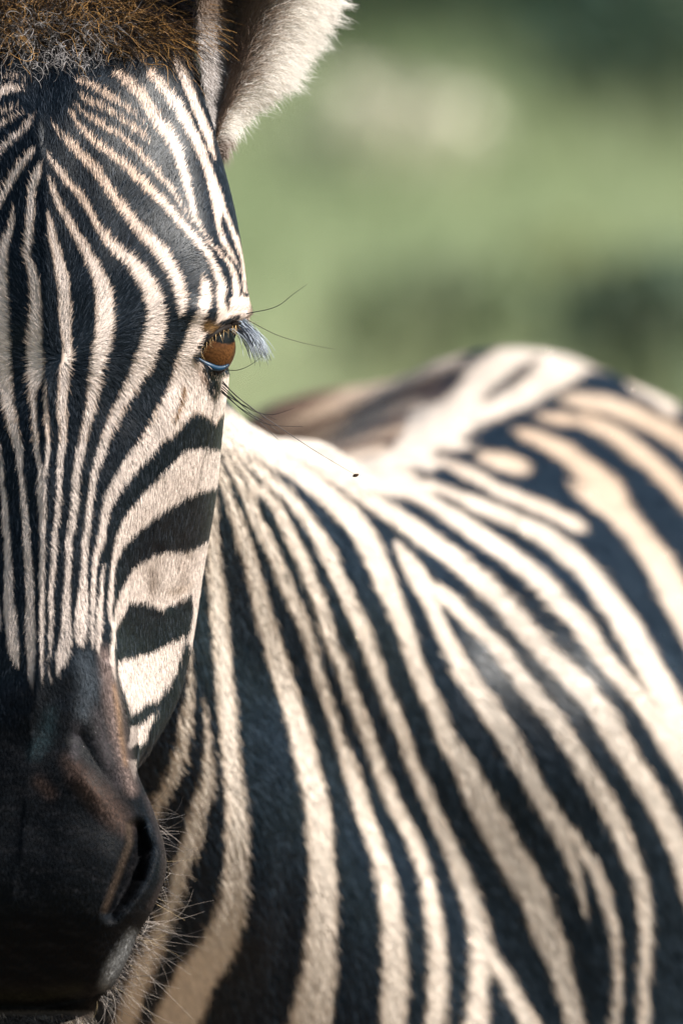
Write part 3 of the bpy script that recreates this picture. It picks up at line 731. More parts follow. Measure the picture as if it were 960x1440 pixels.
# trunk coat
facing_b = -(bn @ FWD)
vis = (bx > 120) & (bx < 1080) & (by > 380) & (by < 1560)
wb = smoothstep(-0.4, -0.1, facing_b) * vis * np.where(bd > 0.85, 0.6, 1.0)
NB = 330000
root, nrm, _ = scatter(bv, bf, bn, wb, NB, rg)
sx, sy, sd_ = unproject(root)
r1 = rg.uniform(size=NB)
ang = 0.35 + 0.35 * vnoise(np.stack([sx, sy], 1), 0.012, 14)
pts, rad = strands(root, nrm, np.sin(ang), np.cos(ang), np.full(NB, 0.5), rg.uniform(0.008, 0.015, NB), rg.uniform(0.08, 0.36, NB), rg.uniform(0.00022, 0.00036, NB), rg)
mid_ = pts[:, 0] * 0.45 + pts[:, 2] * 0.55
col = body_color(mid_, rg.normal(scale=2.0, size=NB) + 0.9 * vnoise(np.stack([sx, sy], 1), 0.13, 4), r1)
tag(hair_obj("fur", pts - inv_loc, rad, col, M_FUR, body, nrm), kind="stuff")

# ------------------------------------------------------------------ eyes
EC = (286.0, 489.0, -0.0015); ER = 0.0186
M_EYE = coat_mat("eye", 0.6, 0.04)
eb = M_EYE.node_tree.nodes["Principled BSDF"]; eb.inputs["Coat Weight"].default_value = 0.22; eb.inputs["Coat Roughness"].default_value = 0.02
M_LID = plain_mat("wet_lid_sky_sheen", (0.002, 0.035, 0.08), 0.4, 0.35, 0.0)  # wet lid; its blue is the sky's reflection put into the colour
M_LIDUP = plain_mat("eyelid_skin", (0.014, 0.010, 0.008), 0.6, 0.1)
def tube(pts, rad, seg=10):
    pts = np.asarray(pts, float); n = len(pts)
    rad = np.broadcast_to(rad, (n,))
    tn = np.gradient(pts, axis=0); tn /= np.linalg.norm(tn, axis=1, keepdims=True)
    ref = np.array([0.1, -1.0, 0.2]); a = np.cross(tn, ref); a /= np.linalg.norm(a, axis=1, keepdims=True); b = np.cross(tn, a)
    th = np.linspace(0, 2 * np.pi, seg, endpoint=False)
    v = pts[:, None] + rad[:, None, None] * (np.cos(th)[None, :, None] * a[:, None] + np.sin(th)[None, :, None] * b[:, None])
    i, j = np.meshgrid(np.arange(n - 1), np.arange(seg), indexing='ij'); j2 = (j + 1) % seg
    f = np.stack([i * seg + j, i * seg + j2, (i + 1) * seg + j2, (i + 1) * seg + j], -1).reshape(-1, 4)
    return v.reshape(-1, 3), f
def mirror(p):
    """reflect world points through the head's median plane"""
    x, y, d = unproject(p); return P(2 * midline(y) - x, y, d)
def on_eye(px, py, lift=0.0):
    px = np.asarray(px, float); py = np.asarray(py, float)
    dx = (px - EC[0]) * PX; dy = (py - EC[1]) * PX; q = (ER + lift) ** 2 - dx * dx - dy * dy
    return P(px, py, EC[2] - np.sqrt(np.maximum(q, 0.0)))
def resample(pts, n):
    pts = np.asarray(pts, float); s = np.concatenate([[0], np.cumsum(np.linalg.norm(pts[1:] - pts[:-1], axis=1))])
    return spline(s, pts, np.linspace(0, s[-1], n))
lo = resample([(277,503),(284,508.5),(293,513.5),(304,517.5),(313,517),(321,513)], 40)
upl = resample([(277,503),(282,492),(290,480),(300,470.5),(313,462.5),(328,457),(340,455.5)], 40)
wob = np.sin(np.linspace(0, np.pi, 40))
for side in (0, 1):
    fl = (lambda p: p) if side == 0 else mirror
    th, ph = np.meshgrid(np.linspace(0, np.pi, 73), np.linspace(0, 2 * np.pi, 144, endpoint=False), indexing='ij')
    s = np.stack([np.sin(th) * np.cos(ph), np.sin(th) * np.sin(ph), np.cos(th)], -1).reshape(-1, 3)
    axis = np.array([0.80, -0.58, 0.12]); axis /= np.linalg.norm(axis)
    hor = np.cross(axis, [0, 0, 1.0]); hor /= np.linalg.norm(hor); ver = np.cross(hor, axis)
    ca = s @ axis; a1 = s @ hor; a2 = s @ ver; front = ca > 0
    rr = np.hypot(a1, a2); an = np.arctan2(a2, a1)
    fib = 0.5 + 0.5 * np.sin(an * 46 + 3 * np.sin(an * 9)) * np.sin(rr * 34 + an * 5)
    irisc = np.array([0.085, 0.035, 0.012])[None] * (0.55 + 0.75 * fib)[:, None] * (1.15 - 0.35 * smoothstep(-.1, .5, a2))[:, None]  # iris darkens upward: shade of lid and lashes put into the colour
    irisc = mix(irisc, (0.26, 0.115, 0.036), 0.55 * smoothstep(0.1, -0.6, a2) * fib)
    pup = smoothstep(1.08, 0.94, np.hypot((a1 - 0.02) / 0.52, (a2 - 0.27) / 0.22))
    c = mix(irisc, (0.004, 0.006, 0.006), pup)
    c = mix(c, (0.03, 0.018, 0.012), smoothstep(0.78, 0.92, rr) * front + (~front))
    c = mix(c, (0.010, 0.009, 0.009), smoothstep(-0.60, -0.66, s @ UPV))
    cornea = 1.0 + 0.07 * smoothstep(0.8, 0.1, rr) * front
    ev_ = P(*[np.array(q) for q in EC]) + ER * s * cornea[:, None]
    i, j = np.meshgrid(np.arange(72), np.arange(144), indexing='ij'); j2 = (j + 1) % 144
    efc = np.stack([i * 144 + j, (i + 1) * 144 + j, (i + 1) * 144 + j2, i * 144 + j2], -1).reshape(-1, 4)
    if side: efc = efc[:, ::-1]
    eye = mesh_obj("eye", fl(ev_) - inv_loc, efc, M_EYE, zebra, True, c)
    lv, lf = tube(on_eye(lo[:, 0], lo[:, 1], 0.0006), 0.0008 + 0.0010 * wob)
    mesh_obj("lower_eyelid", fl(lv) - inv_loc, lf, M_LID, eye)
    uv_, uf = tube(on_eye(upl[:, 0], upl[:, 1], 0.0008), 0.0012 + 0.0010 * wob)
    mesh_obj("upper_eyelid", fl(uv_) - inv_loc, uf, M_LIDUP, eye)
    # lashes: a thick pale brush at the outer end, short gold ones over the eye
    rg = np.random.default_rng(31)
    NL = 170
    t = rg.uniform(0.0, 1.0, NL)
    base = on_eye(322 + 22 * t, 460 - 9 * t + rg.normal(scale=2.0, size=NL), 0.001)
    endx = 351 + 26 * t + rg.normal(scale=5, size=NL); endy = 497 + 4 * t + rg.normal(scale=6, size=NL)
    endd = EC[2] + rg.normal(scale=0.006, size=NL) - 0.004
    tip = P(endx, endy, endd)
    ku = np.linspace(0, 1, 6)[None, :, None]
    hp = base[:, None] * (1 - ku) + tip[:, None] * ku + (RGT * 0.0015 + UPV * 0.0015)[None, None] * (4 * ku * (1 - ku))
    lc = np.where(rg.uniform(size=NL)[:, None] < 0.50, np.array([[0.50, 0.56, 0.64]]), np.array([[0.03, 0.035, 0.05]]))
    rdl = rg.uniform(.00016, .00026, NL)[:, None] * np.linspace(1, .3, 6)[None]
    t2 = rg.uniform(size=26); q = upl[(t2 * 39).astype(int)]
    b2 = on_eye(q[:, 0], q[:, 1], 0.001); e2 = on_eye(q[:, 0] + rg.normal(scale=4, size=26) + 3, q[:, 1] + rg.uniform(6, 18, 26), 0.004)
    hp2 = b2[:, None] * (1 - ku) + e2[:, None] * ku - (FWD * 0.003)[None, None] * (4 * ku * (1 - ku))
    lc2 = np.tile(np.array([[0.55, 0.36, 0.16]]), (26, 1)) * rg.uniform(.5, 1.2, 26)[:, None]
    hp = np.concatenate([hp, hp2]); lc = np.concatenate([lc, lc2]); rdl = np.concatenate([rdl, np.tile(np.linspace(1, .3, 6) * .00014, (26, 1))])
    tag(hair_obj("eyelashes", fl(hp.reshape(-1, 3)).reshape(hp.shape) - inv_loc, rdl, lc, M_LONG, eye), kind="stuff")

# ------------------------------------------------------------------ whiskers
def whisker_set(curves, rad, cols, k=14):
    out = []
    for c in curves:
        c = np.asarray(c, float); w = P(c[:, 0], c[:, 1], c[:, 2]); out.append(resample(w, k))
    out = np.array(out); rd = np.asarray(rad)[:, None] * np.linspace(1, .3, k)[None]
    return out, rd, np.asarray(cols, float)
rg = np.random.default_rng(41)
BLK = (0.012, 0.012, 0.014); PALE = (0.55, 0.48, 0.36)
wc = [
 [(346,441,.0),(390,430,-.01),(414,412,-.015),(431,400,-.016)], [(347,449,.0),(390,471,-.012),(430,483,-.016),(471,491,-.016)],
 [(317,520,.0),(335,520,-.006),(352,513,-.01),(368,501,-.012)], [(312,538,.0),(345,567,-.01),(395,602,-.012),(440,632,-.012),(500,668,-.01)],
 [(313,543,.0),(350,575,-.008),(380,583,-.01),(413,574,-.012)], [(311,548,.0),(345,580,-.006),(375,596,-.01),(426,600,-.012)],
 [(312,552,.0),(340,575,-.007),(370,592,-.01),(392,607,-.01)], [(311,545,.0),(338,568,-.005),(362,590,-.006),(391,618,-.004)],
 [(310,550,.0),(336,566,-.007),(360,578,-.01),(388,590,-.012)], [(313,536,.0),(330,555,-.004),(350,570,-.008),(375,590,-.01)],
 [(346,446,.0),(356,442,-.004),(366,443,-.006)], [(346,452,.0),(358,453,-.004),(368,450,-.006)],
]
wr = [.00030, .00026, .00028, .00034, .00032, .00032, .00032, .00030, .00032, .00032, .0002, .0002]
wcol = [BLK, (0.10, 0.09, 0.06), BLK, (0.06, 0.045, 0.04), BLK, BLK, BLK, BLK, BLK, BLK, PALE, PALE]
pts, rd, cl = whisker_set(wc, wr, wcol)
# muzzle and chin bristles
mc_, mr_, ml_ = [], [], []
for i in range(300):
    t = rg.uniform()
    if i < 170:   # along the lip and lower nostril
        x0, y0 = np.interp(t, [0, .5, 1], [206, 178, 146]), np.interp(t, [0, .5, 1], [1290, 1345, 1400]); x0 -= rg.uniform(0, 22)
        a = rg.normal(0.20 + 0.6 * t, 0.30); L = rg.uniform(20, 70) + 70 * rg.uniform() ** 3; d0 = -0.075
    elif i < 240:  # chin
        x0, y0 = rg.uniform(-30, 130), rg.uniform(1424, 1450); a = rg.normal(1.35, 0.25); L = rg.uniform(25, 80); d0 = -0.085
    else:        # nostril wing and cheek
        x0, y0 = np.interp(t, [0, .5, 1], [208, 226, 222]), np.interp(t, [0, .5, 1], [1130, 1190, 1270]); x0 -= 6
        a = rg.normal(0.30, 0.4); L = rg.uniform(15, 70); d0 = -0.062
    cv = rg.normal(-0.1, 0.55)
    q = []
    dz = rg.uniform(-1, 1.5)
    for s_ in np.linspace(0, 1, 6):
        q.append((x0 + L * s_ * math.cos(a + cv * s_), y0 + L * s_ * math.sin(a + cv * s_), d0 + 0.010 * s_ * dz))
    mc_.append(q); mr_.append(rg.uniform(.00007, .00015)); ml_.append(np.array([(0.42, 0.36, 0.32), (0.50, 0.38, 0.22), (0.08, 0.07, 0.07)][rg.choice(3, p=[.55, .08, .37])]) * rg.uniform(.6, 1.3))
p2, r2, c2 = whisker_set(mc_, mr_, ml_)
tag(hair_obj("whiskers", np.concatenate([pts, p2]) - inv_loc, np.concatenate([rd, r2]), np.concatenate([cl, c2]), M_LONG, zebra), kind="stuff")

# ------------------------------------------------------------------ ears
EY = [204, 182, 150, 112, 60, 0, -80, -160, -230, -265]
EL = [300, 296, 290, 284, 276, 278, 300, 345, 402, 432]
ER_ = [308, 322, 350, 380, 412, 444, 460, 468, 453, 440]
ns, nt = 41, 90
ty = np.linspace(214, -265, nt)
eL = spline(np.array(EY[::-1], float), np.array(EL[::-1], float), ty[::-1])[::-1]; eR = spline(np.array(EY[::-1], float), np.array(ER_[::-1], float), ty[::-1])[::-1]
ss = np.linspace(0, 1, ns)
SX = eL[:, None] + (eR - eL)[:, None] * ss[None]
SY = np.repeat(ty[:, None], ns, 1) - 10 * np.sin(np.pi * ss)[None]
cup = np.sin(np.pi * ss)[None] ** 0.8
wid = (eR - eL)[:, None] * PX
hol = spline(np.array([0, .12, .3, .48, .64, .8, 1.0]), np.array([0, .45, 1.0, .40, -.35, -.10, .90]), ss)[None]
SD = 0.046 + 0.75 * np.minimum(wid, 0.06) * ss[None] + np.minimum(wid * 0.55, 0.032) * hol - 0.02 * smoothstep(0, -265, ty)[:, None]
EXc, EYc, EDc = SX.ravel(), SY.ravel(), SD.ravel()
fr = P(EXc, EYc, EDc); bk = P(np.repeat((eL - 3)[:, None], ns, 1).ravel() * 0 + EXc, EYc + 0.0, EDc + 0.006 * (0.25 + np.repeat(cup, nt, 0).ravel()))
ear_v = np.concatenate([fr, bk])
i, j = np.meshgrid(np.arange(nt - 1), np.arange(ns - 1), indexing='ij')
ff = np.stack([i * ns + j, i * ns + j + 1, (i + 1) * ns + j + 1, (i + 1) * ns + j], -1).reshape(-1, 4)
nbk = nt * ns
edge = []
ii_ = np.arange(nt - 1)
edge.append(np.stack([ii_ * ns, (ii_ + 1) * ns, (ii_ + 1) * ns + nbk, ii_ * ns + nbk], -1))
e_ = ns - 1
edge.append(np.stack([ii_ * ns + e_, ii_ * ns + e_ + nbk, (ii_ + 1) * ns + e_ + nbk, (ii_ + 1) * ns + e_], -1))
jj_ = np.arange(ns - 1)
edge.append(np.stack([jj_, jj_ + nbk, jj_ + 1 + nbk, jj_ + 1], -1))
l0 = (nt - 1) * ns
edge.append(np.stack([l0 + jj_, l0 + jj_ + 1, l0 + jj_ + 1 + nbk, l0 + jj_ + nbk], -1))
ear_f = np.concatenate([ff, ff[:, ::-1] + nbk] + edge)
ear_n = vert_normals(ear_v, ear_f)
if ear_n[:nbk].mean(0) @ FWD > 0: ear_f = ear_f[:, ::-1]; ear_n = -ear_n
S_ = np.tile(ss, nt); T_ = np.repeat(np.linspace(0, 1, nt), ns)
def ear_color(s, y, r):
    c = np.tile(np.array([0.34, 0.25, 0.19]), (len(s), 1))
    c = mix(c, (0.74, 0.69, 0.67), smoothstep(0.42, 0.22, s) * smoothstep(0, 50, y))
    c = mix(c, (0.10, 0.065, 0.05), 0.8 * np.exp(-((s - 0.30) / 0.22) ** 2) * smoothstep(30, -10, y))
    c = mix(c, (0.14, 0.09, 0.07), 0.7 * np.exp(-((s - 0.46) / 0.10) ** 2 - ((y - 92) / 22) ** 2))  # shade of the ear's inner hollow, painted dark
    c = mix(c, (0.20, 0.15, 0.12), 0.6 * smoothstep(0.1, 0.8, np.sin(s * 52 + y * 0.045 + 2 * np.sin(y * 0.06))) * smoothstep(0.62, 0.5, s))
    c = mix(c, (0.96, 0.92, 0.87), smoothstep(0.60, 0.78, s))
    c = mix(c, (0.03, 0.022, 0.02), 0.9 * np.exp(-((s - 0.16) / 0.07) ** 2 - ((y - 136) / 14) ** 2))  # second shaded hollow near the ear base, painted dark
    c = mix(c, (0.22, 0.14, 0.10), 0.8 * smoothstep(180, 206, y) * smoothstep(0.3, 0.6, s))
    c = mix(c, (0.05, 0.035, 0.03), smoothstep(-170, -230, y))
    return c * (0.75 + 0.5 * r)[:, None]
ear_c = ear_color(np.tile(S_, 2), np.concatenate([EYc, EYc]), np.full(2 * nbk, .5)) * 0.8
SUN_SIDE = np.array([0.7, -0.6, 0.35])     # the rim rolls outward and forward
for side in (0, 1):
    fl = (lambda p: p) if side == 0 else mirror
    f_ = ear_f if side == 0 else ear_f[:, ::-1]
    ear = mesh_obj("ear", fl(ear_v) - inv_loc, f_, M_EARSKIN, zebra, True, ear_c)
    rg = np.random.default_rng(51)
    NE = 34000 if side == 0 else 5000
    w = np.concatenate([np.ones(nbk), np.zeros(nbk)])
    root, nrm, lerp = scatter(ear_v, ear_f, ear_n, w, NE, rg)
    s_ = lerp(np.tile(S_, 2)[:, None])[:, 0]; x_, y_, d_ = unproject(root)
    r_ = rg.uniform(size=NE)
    # short hair inside, pointing up and out; a long pale brush along the rim
    gx = 0.35 + 0.8 * s_; gy = -0.9 + 1.05 * smoothstep(0.45, 0.9, s_)
    gx = np.where(s_ < 0.35, 0.25, gx); gy = np.where(s_ < 0.35, 0.9, gy)
    ln = 0.009 + 0.009 * smoothstep(0.45, 0.9, s_) * rg.uniform(.5, 1.15, NE)
    rim = smoothstep(0.6, 0.95, s_)
    ln *= 1 - 0.62 * smoothstep(95, 165, y_)
    g = gx[:, None] * RGT - gy[:, None] * UPV - (0.30 * (1 - rim))[:, None] * FWD + rg.normal(scale=0.24, size=root.shape)
    gn_ = (g * nrm).sum(1, keepdims=True)
    g = g - np.minimum(gn_, 0) * nrm + 0.12 * nrm
    g /= np.linalg.norm(g, axis=1, keepdims=True)
    t = np.linspace(0, 1, 6)[None, :, None]
    curl = rg.normal(scale=0.12, size=(NE, 1, 3))
    hp = root[:, None] + ln[:, None, None] * (g[:, None] * t + nrm[:, None] * 0.35 * (t - t * t) + (curl - 0.22 * UPV[None, None] * rim[:, None, None]) * t * t)
    rdl = rg.uniform(.00013, .00022, NE)[:, None] * np.array([1, .95, .85, .7, .45, .15])[None]
    ec_ = ear_color(s_ + rg.normal(scale=.05, size=NE), y_, r_)
    # the loose fringe that stands off the rim
    NR, NCL = 2600, 120
    cr = rg.integers(0, nt, NCL); cl_low = smoothstep(60, 190, ty[cr])
    cg = (1.0 - 0.35 * cl_low)[:, None] * RGT - (0.12 + 0.25 * cl_low)[:, None] * UPV + 0.10 * FWD[None] + rg.normal(scale=.20, size=(NCL, 3))
    cg /= np.linalg.norm(cg, axis=1, keepdims=True); cL = rg.uniform(.012, .028, NCL) * (1 - 0.6 * smoothstep(100, 170, ty[cr]))
    ck = rg.integers(0, NCL, NR); ri = np.clip(cr[ck] + rg.normal(scale=2.0, size=NR), 0, nt - 1).astype(int)
    rr_ = ear_v[ri * ns + ns - 1] + rg.normal(scale=.0010, size=(NR, 3))
    tipc = ear_v[cr * ns + ns - 1] + cg * cL[:, None] - UPV * 0.003
    tp = tipc[ck] + rg.normal(scale=.0016, size=(NR, 3))
    tp = rr_ + (tp - rr_) * rg.uniform(.6, 1.05, NR)[:, None]
    hp3 = rr_[:, None] * (1 - t) + tp[:, None] * t + (UPV * 0.0020)[None, None] * 4 * t * (1 - t)
    hp = np.concatenate([hp, hp3]); rdl = np.concatenate([rdl, rg.uniform(.00012, .0002, NR)[:, None] * np.array([1, .95, .85, .7, .45, .15])[None]])
    ec_ = np.concatenate([ec_, ear_color(np.ones(NR), ty[ri], rg.uniform(.3, 1, NR))])
    ly = np.concatenate([nrm, np.tile(SUN_SIDE, (NR, 1))]); ly = ly * np.array([1 if side == 0 else -1, 1, 1])
    tag(hair_obj("ear_hair", fl(hp.reshape(-1, 3)).reshape(hp.shape) - inv_loc, rdl, ec_, M_EARHAIR, ear, ly), kind="stuff")

# ------------------------------------------------------------------ forelock between the ears and the mane behind
rg = np.random.default_rng(61)
wf = ((hy < 58 + 0.10 * np.abs(hx - 60) + 22 * vnoise(np.stack([hx, hy * .2], 1), 0.09, 77)) & (hd < 0.13) & (hx > -190) & (hx < 262 - 0.5 * np.clip(hy, 0, 99))).astype(float) * smoothstep(-0.2, 0.1, facing + 0.2)
NF = 13000
root, nrm, _ = scatter(head_v, head_f, hn, wf, NF, rg)
x_, y_, d_ = unproject(root)
k = 18; t = np.linspace(0, 1, k)[None, :, None]
Lh = rg.uniform(0.012, 0.042, NF) * np.where(y_ > 60, 0.65, 1.0)
side_ = np.clip((x_ - 62) / 150, -1.2, 1.5)
g = (0.25 + 0.75 * side_)[:, None] * RGT + (rg.normal(0.0, 0.5, NF) - 0.25)[:, None] * UPV - 0.55 * FWD[None] + rg.normal(scale=0.35, size=root.shape)
g /= np.linalg.norm(g, axis=1, keepdims=True)
frizz = smoothstep(250, 110, x_)
amp = (0.0006 + 0.0045 * frizz * rg.uniform(0, 1, NF) * rg.uniform(.3, 1.2, NF))[:, None, None]
fr1 = rg.uniform(1.0, 2.6, NF)[:, None, None]; ph1 = rg.uniform(0, 6.28, (NF, 1, 3))
A = np.cross(g, UPV); A /= np.linalg.norm(A, axis=1, keepdims=True) + 1e-9; B = np.cross(g, A)
hp = root[:, None] + Lh[:, None, None] * (g[:, None] * t - UPV[None, None] * 0.35 * t * t + nrm[:, None] * 0.2 * t) \
     + amp * np.minimum(t * 3, 1) * (A[:, None] * np.sin(6.28 * fr1 * t + ph1[..., :1]) + B[:, None] * np.cos(6.28 * fr1 * t + ph1[..., 1:2]))
pick = rg.uniform(size=NF)
gold = (pick < 0.24)
fc_ = np.where(gold[:, None], np.array([[0.50, 0.27, 0.085]]), np.where(pick[:, None] < 0.42, np.array([[0.10, 0.058, 0.032]]), np.array([[0.010, 0.006, 0.004]]))) * rg.uniform(.4, 1.4, NF)[:, None]
pale = (rg.uniform(size=NF) < 0.55) & (y_ > 46) & (x_ > 15) & (x_ < 135)
fc_[pale] = np.array([0.34, 0.31, 0.30]) * rg.uniform(.5, 1.2, pale.sum())[:, None]
rdl = rg.uniform(.00010, .00021, NF)[:, None] * np.linspace(1, .5, k)[None]
tag(hair_obj("forelock", hp - inv_loc, rdl, fc_, M_LONG, zebra), kind="stuff")

NC = 90
cx_ = rg.uniform(30, 132, NC); cy_ = rg.uniform(66, 92, NC)
rt = P(cx_, cy_, np.interp(cy_, [30, 100], [.043, .004]) - 0.004)
t = np.linspace(0, 1, 20)[None, :, None]
g = rg.normal(scale=.55, size=(NC, 3)) - UPV * 0.45 - FWD * 0.35; g /= np.linalg.norm(g, axis=1, keepdims=True)
A = np.cross(g, FWD); A /= np.linalg.norm(A, axis=1, keepdims=True); B = np.cross(g, A)
tw = rg.uniform(.8, 2.2, NC)[:, None, None]; p0 = rg.uniform(0, 6.28, NC)[:, None, None]; am = rg.uniform(.001, .0042, NC)[:, None, None]
hp = rt[:, None] + rg.uniform(.006, .02, NC)[:, None, None] * g[:, None] * t + am * np.minimum(3 * t, 1) * (A[:, None] * np.sin(6.28 * tw * t + p0) + B[:, None] * np.cos(6.28 * tw * t + p0))
cc_ = np.array([[0.46, 0.42, 0.41]]) * rg.uniform(.15, 1.25, NC)[:, None]
tag(hair_obj("forelock", hp - inv_loc, rg.uniform(.00011, .0002, NC)[:, None] * np.linspace(1, .5, 20)[None], cc_, M_LONG, zebra), kind="stuff")

crest = resample(np.array([P(*[np.array(q, float) for q in p]) for p in [(62,60,.14),(60,200,.24),(80,360,.30),(120,480,.36),(170,560,.40)]]), 60)
NM = 4200
ci = rg.integers(0, 60, NM)
root = crest[ci] + rg.normal(scale=(.007, .008, .006), size=(NM, 3))
g = UPV[None] * 0.8 + FWD[None] * 0.55 - RGT[None] * 0.15 + rg.normal(scale=.10, size=(NM, 3))
g /= np.linalg.norm(g, axis=1, keepdims=True)
t = np.linspace(0, 1, 5)[None, :, None]
hp = root[:, None] - g[:, None] * 0.02 + 0.095 * rg.uniform(.8, 1.05, NM)[:, None, None] * g[:, None] * t
band = np.sin(ci / 60 * 6.28 * 5) > 0
fc_ = np.where(band[:, None], np.array([[0.60, 0.48, 0.38]]), np.array([[0.02, 0.017, 0.016]])) * rg.uniform(.7, 1.2, NM)[:, None]
tag(hair_obj("mane", hp - inv_loc, np.full((NM, 5), .0005) * np.linspace(1, .4, 5)[None], fc_, M_LONG, zebra), kind="stuff")

# tail behind the croup
tq = resample(np.array([[.15, 1.66, 1.02], [.16, 1.76, .92], [.16, 1.80, .74], [.16, 1.79, .56]]), 24)
tv, tf = tube(tq, np.linspace(.032, .012, 24), 12)
M_TAIL = plain_mat("tail_coat", (0.3, 0.24, 0.2), 0.7, 0.2, 0, (40, (0.02, 0.018, 0.016), (0.62, 0.5, 0.42)))
tail = mesh_obj("tail", tv - inv_loc, tf, M_TAIL, zebra)
NTl = 700
rt = tq[-1] + rg.normal(scale=.008, size=(NTl, 3)); t = np.linspace(0, 1, 6)[None, :, None]
hp = rt[:, None] + np.array([0, 0, -0.24]) * t + rg.normal(scale=.022, size=(NTl, 1, 3)) * t
tag(hair_obj("tuft", hp - inv_loc, np.full((NTl, 6), .0005), np.tile([[0.02, 0.017, 0.015]], (NTl, 1)), M_LONG, tail), kind="stuff")

# ------------------------------------------------------------------ a grass seed stuck to the longest whisker
sd = P(np.array(500.0), np.array(668.5), np.array(-.01))
th, ph = np.meshgrid(np.linspace(0, np.pi, 13), np.linspace(0, 2 * np.pi, 16, endpoint=False), indexing='ij')
s = np.stack([np.sin(th) * np.cos(ph) * 0.0016 * (1 + .3 * np.sin(ph * 3)), np.sin(th) * np.sin(ph) * 0.0009, np.cos(th) * 0.0010 + 0.0006 * np.cos(ph) * np.sin(th) ** 2], -1).reshape(-1, 3)
i, j = np.meshgrid(np.arange(12), np.arange(16), indexing='ij'); j2 = (j + 1) % 16
seed = mesh_obj("seed", s, np.stack([i * 16 + j, (i + 1) * 16 + j, (i + 1) * 16 + j2, i * 16 + j2], -1).reshape(-1, 4), plain_mat("seed_husk", (0.05, 0.022, 0.01), 0.7, .3, 0, (900, (0.02, .01, .006), (.10, .05, .02))))
seed.location = sd
tag(seed, "tiny dark brown seed caught at the tip of the longest whisker under the eye", "seed")

# ------------------------------------------------------------------ ground
m, n, l, b = new_mat("savanna_grass")
tc = n.new("ShaderNodeTexCoord")
t1 = n.new("ShaderNodeTexNoise"); t1.inputs["Scale"].default_value = 0.22; t1.inputs["Detail"].default_value = 3
t2 = n.new("ShaderNodeTexNoise"); t2.inputs["Scale"].default_value = 5.0; t2.inputs["Detail"].default_value = 8
r1_ = n.new("ShaderNodeValToRGB"); e = r1_.color_ramp.elements
e[0].position = 0.36; e[0].color = (0.23, 0.29, 0.16, 1); e[1].position = 0.70; e[1].color = (0.50, 0.49, 0.33, 1)
x_e = r1_.color_ramp.elements.new(0.52); x_e.color = (0.30, 0.365, 0.20, 1)
mx = n.new("ShaderNodeMix"); mx.data_type = 'RGBA'; mx.blend_type = 'MULTIPLY'; mx.inputs[0].default_value = 0.3
l.new(tc.outputs["Object"], t1.inputs["Vector"]); l.new(tc.outputs["Object"], t2.inputs["Vector"])
l.new(t1.outputs["Fac"], r1_.inputs[0]); l.new(r1_.outputs[0], mx.inputs[6]); l.new(t2.outputs["Color"], mx.inputs[7]); 
sep = n.new("ShaderNodeVectorMath"); sep.operation = 'DISTANCE'; sep.inputs[1].default_value = (0.1, 0.6, 0.0); l.new(tc.outputs["Object"], sep.inputs[0])
mr = n.new("ShaderNodeMapRange"); mr.inputs[1].default_value = 3.0; mr.inputs[2].default_value = 9.0; l.new(sep.outputs["Value"], mr.inputs[0])
mx2 = n.new("ShaderNodeMix"); mx2.data_type = 'RGBA'; mx2.inputs[6].default_value = (0.17, 0.12, 0.085, 1)   # unseen brown earth, added to keep green bounce light off the chest
l.new(mr.outputs[0], mx2.inputs[0]); l.new(mx.outputs[2], mx2.inputs[7]); l.new(mx2.outputs[2], b.inputs["Base Color"])
b.inputs["Roughness"].default_value = 0.9; b.inputs["Specular IOR Level"].default_value = 0.1
gs = 90
gxv = np.sign(np.linspace(-1, 1, gs)) * np.abs(np.linspace(-1, 1, gs)) ** 2.2 * 700
GX, GY = np.meshgrid(gxv, gxv + 20, indexing='ij')
def ground_z(x, y):
    q = np.stack([np.ravel(x), np.ravel(y)], 1)
    return (0.10 * vnoise(q, 0.25, 2) * smoothstep(4, 12, np.hypot(q[:, 0], q[:, 1] - 0.8)) + 3.0 * smoothstep(60, 260, q[:, 1]) * (1 + .6 * vnoise(q, 0.02, 6))).reshape(np.shape(x))
GZ = ground_z(GX, GY)
i, j = np.meshgrid(np.arange(gs - 1), np.arange(gs - 1), indexing='ij')
gf = np.stack([i * gs + j, (i + 1) * gs + j, (i + 1) * gs + j + 1, i * gs + j + 1], -1).reshape(-1, 4)
ground = mesh_obj("ground", np.stack([GX, GY, GZ], -1).reshape(-1, 3), gf, m)
tag(ground, "green and straw coloured savanna ground", "ground", kind="structure")

# grass blades over the stretch behind the zebra
rg = np.random.default_rng(71)
NG = 60000
gy_ = 7 + 40 * rg.uniform(size=NG) ** 0.8; gx_ = rg.uniform(-1, 1, NG) * (1.0 + gy_ * 0.10) * 1.6 + 0.2
root = np.stack([gx_, gy_, ground_z(gx_, gy_)], 1)
g = np.array([0, 0, 1.0]) + rg.normal(scale=.35, size=(NG, 3)); t = np.linspace(0, 1, 4)[None, :, None]
hp = root[:, None] + g[:, None] * t * rg.uniform(.08, .28, NG)[:, None, None] + rg.normal(scale=.06, size=(NG, 1, 3)) * t * t
pn = vnoise(root[:, :2], 0.5, 12)
gc = mix(np.tile([[0.27, 0.345, 0.185]], (NG, 1)), (0.48, 0.47, 0.29), np.clip(0.35 + 0.6 * pn, 0, 1)) * rg.uniform(.6, 1.3, NG)[:, None]
M_GRASS = coat_mat("grass_blade", 0.6, 0.2)
tag(hair_obj("grass", hp, np.full((NG, 4), .0028) * np.array([1, .9, .6, .1])[None], gc, M_GRASS), "thin green and straw grass growing over the savanna ground", "grass", kind="stuff")

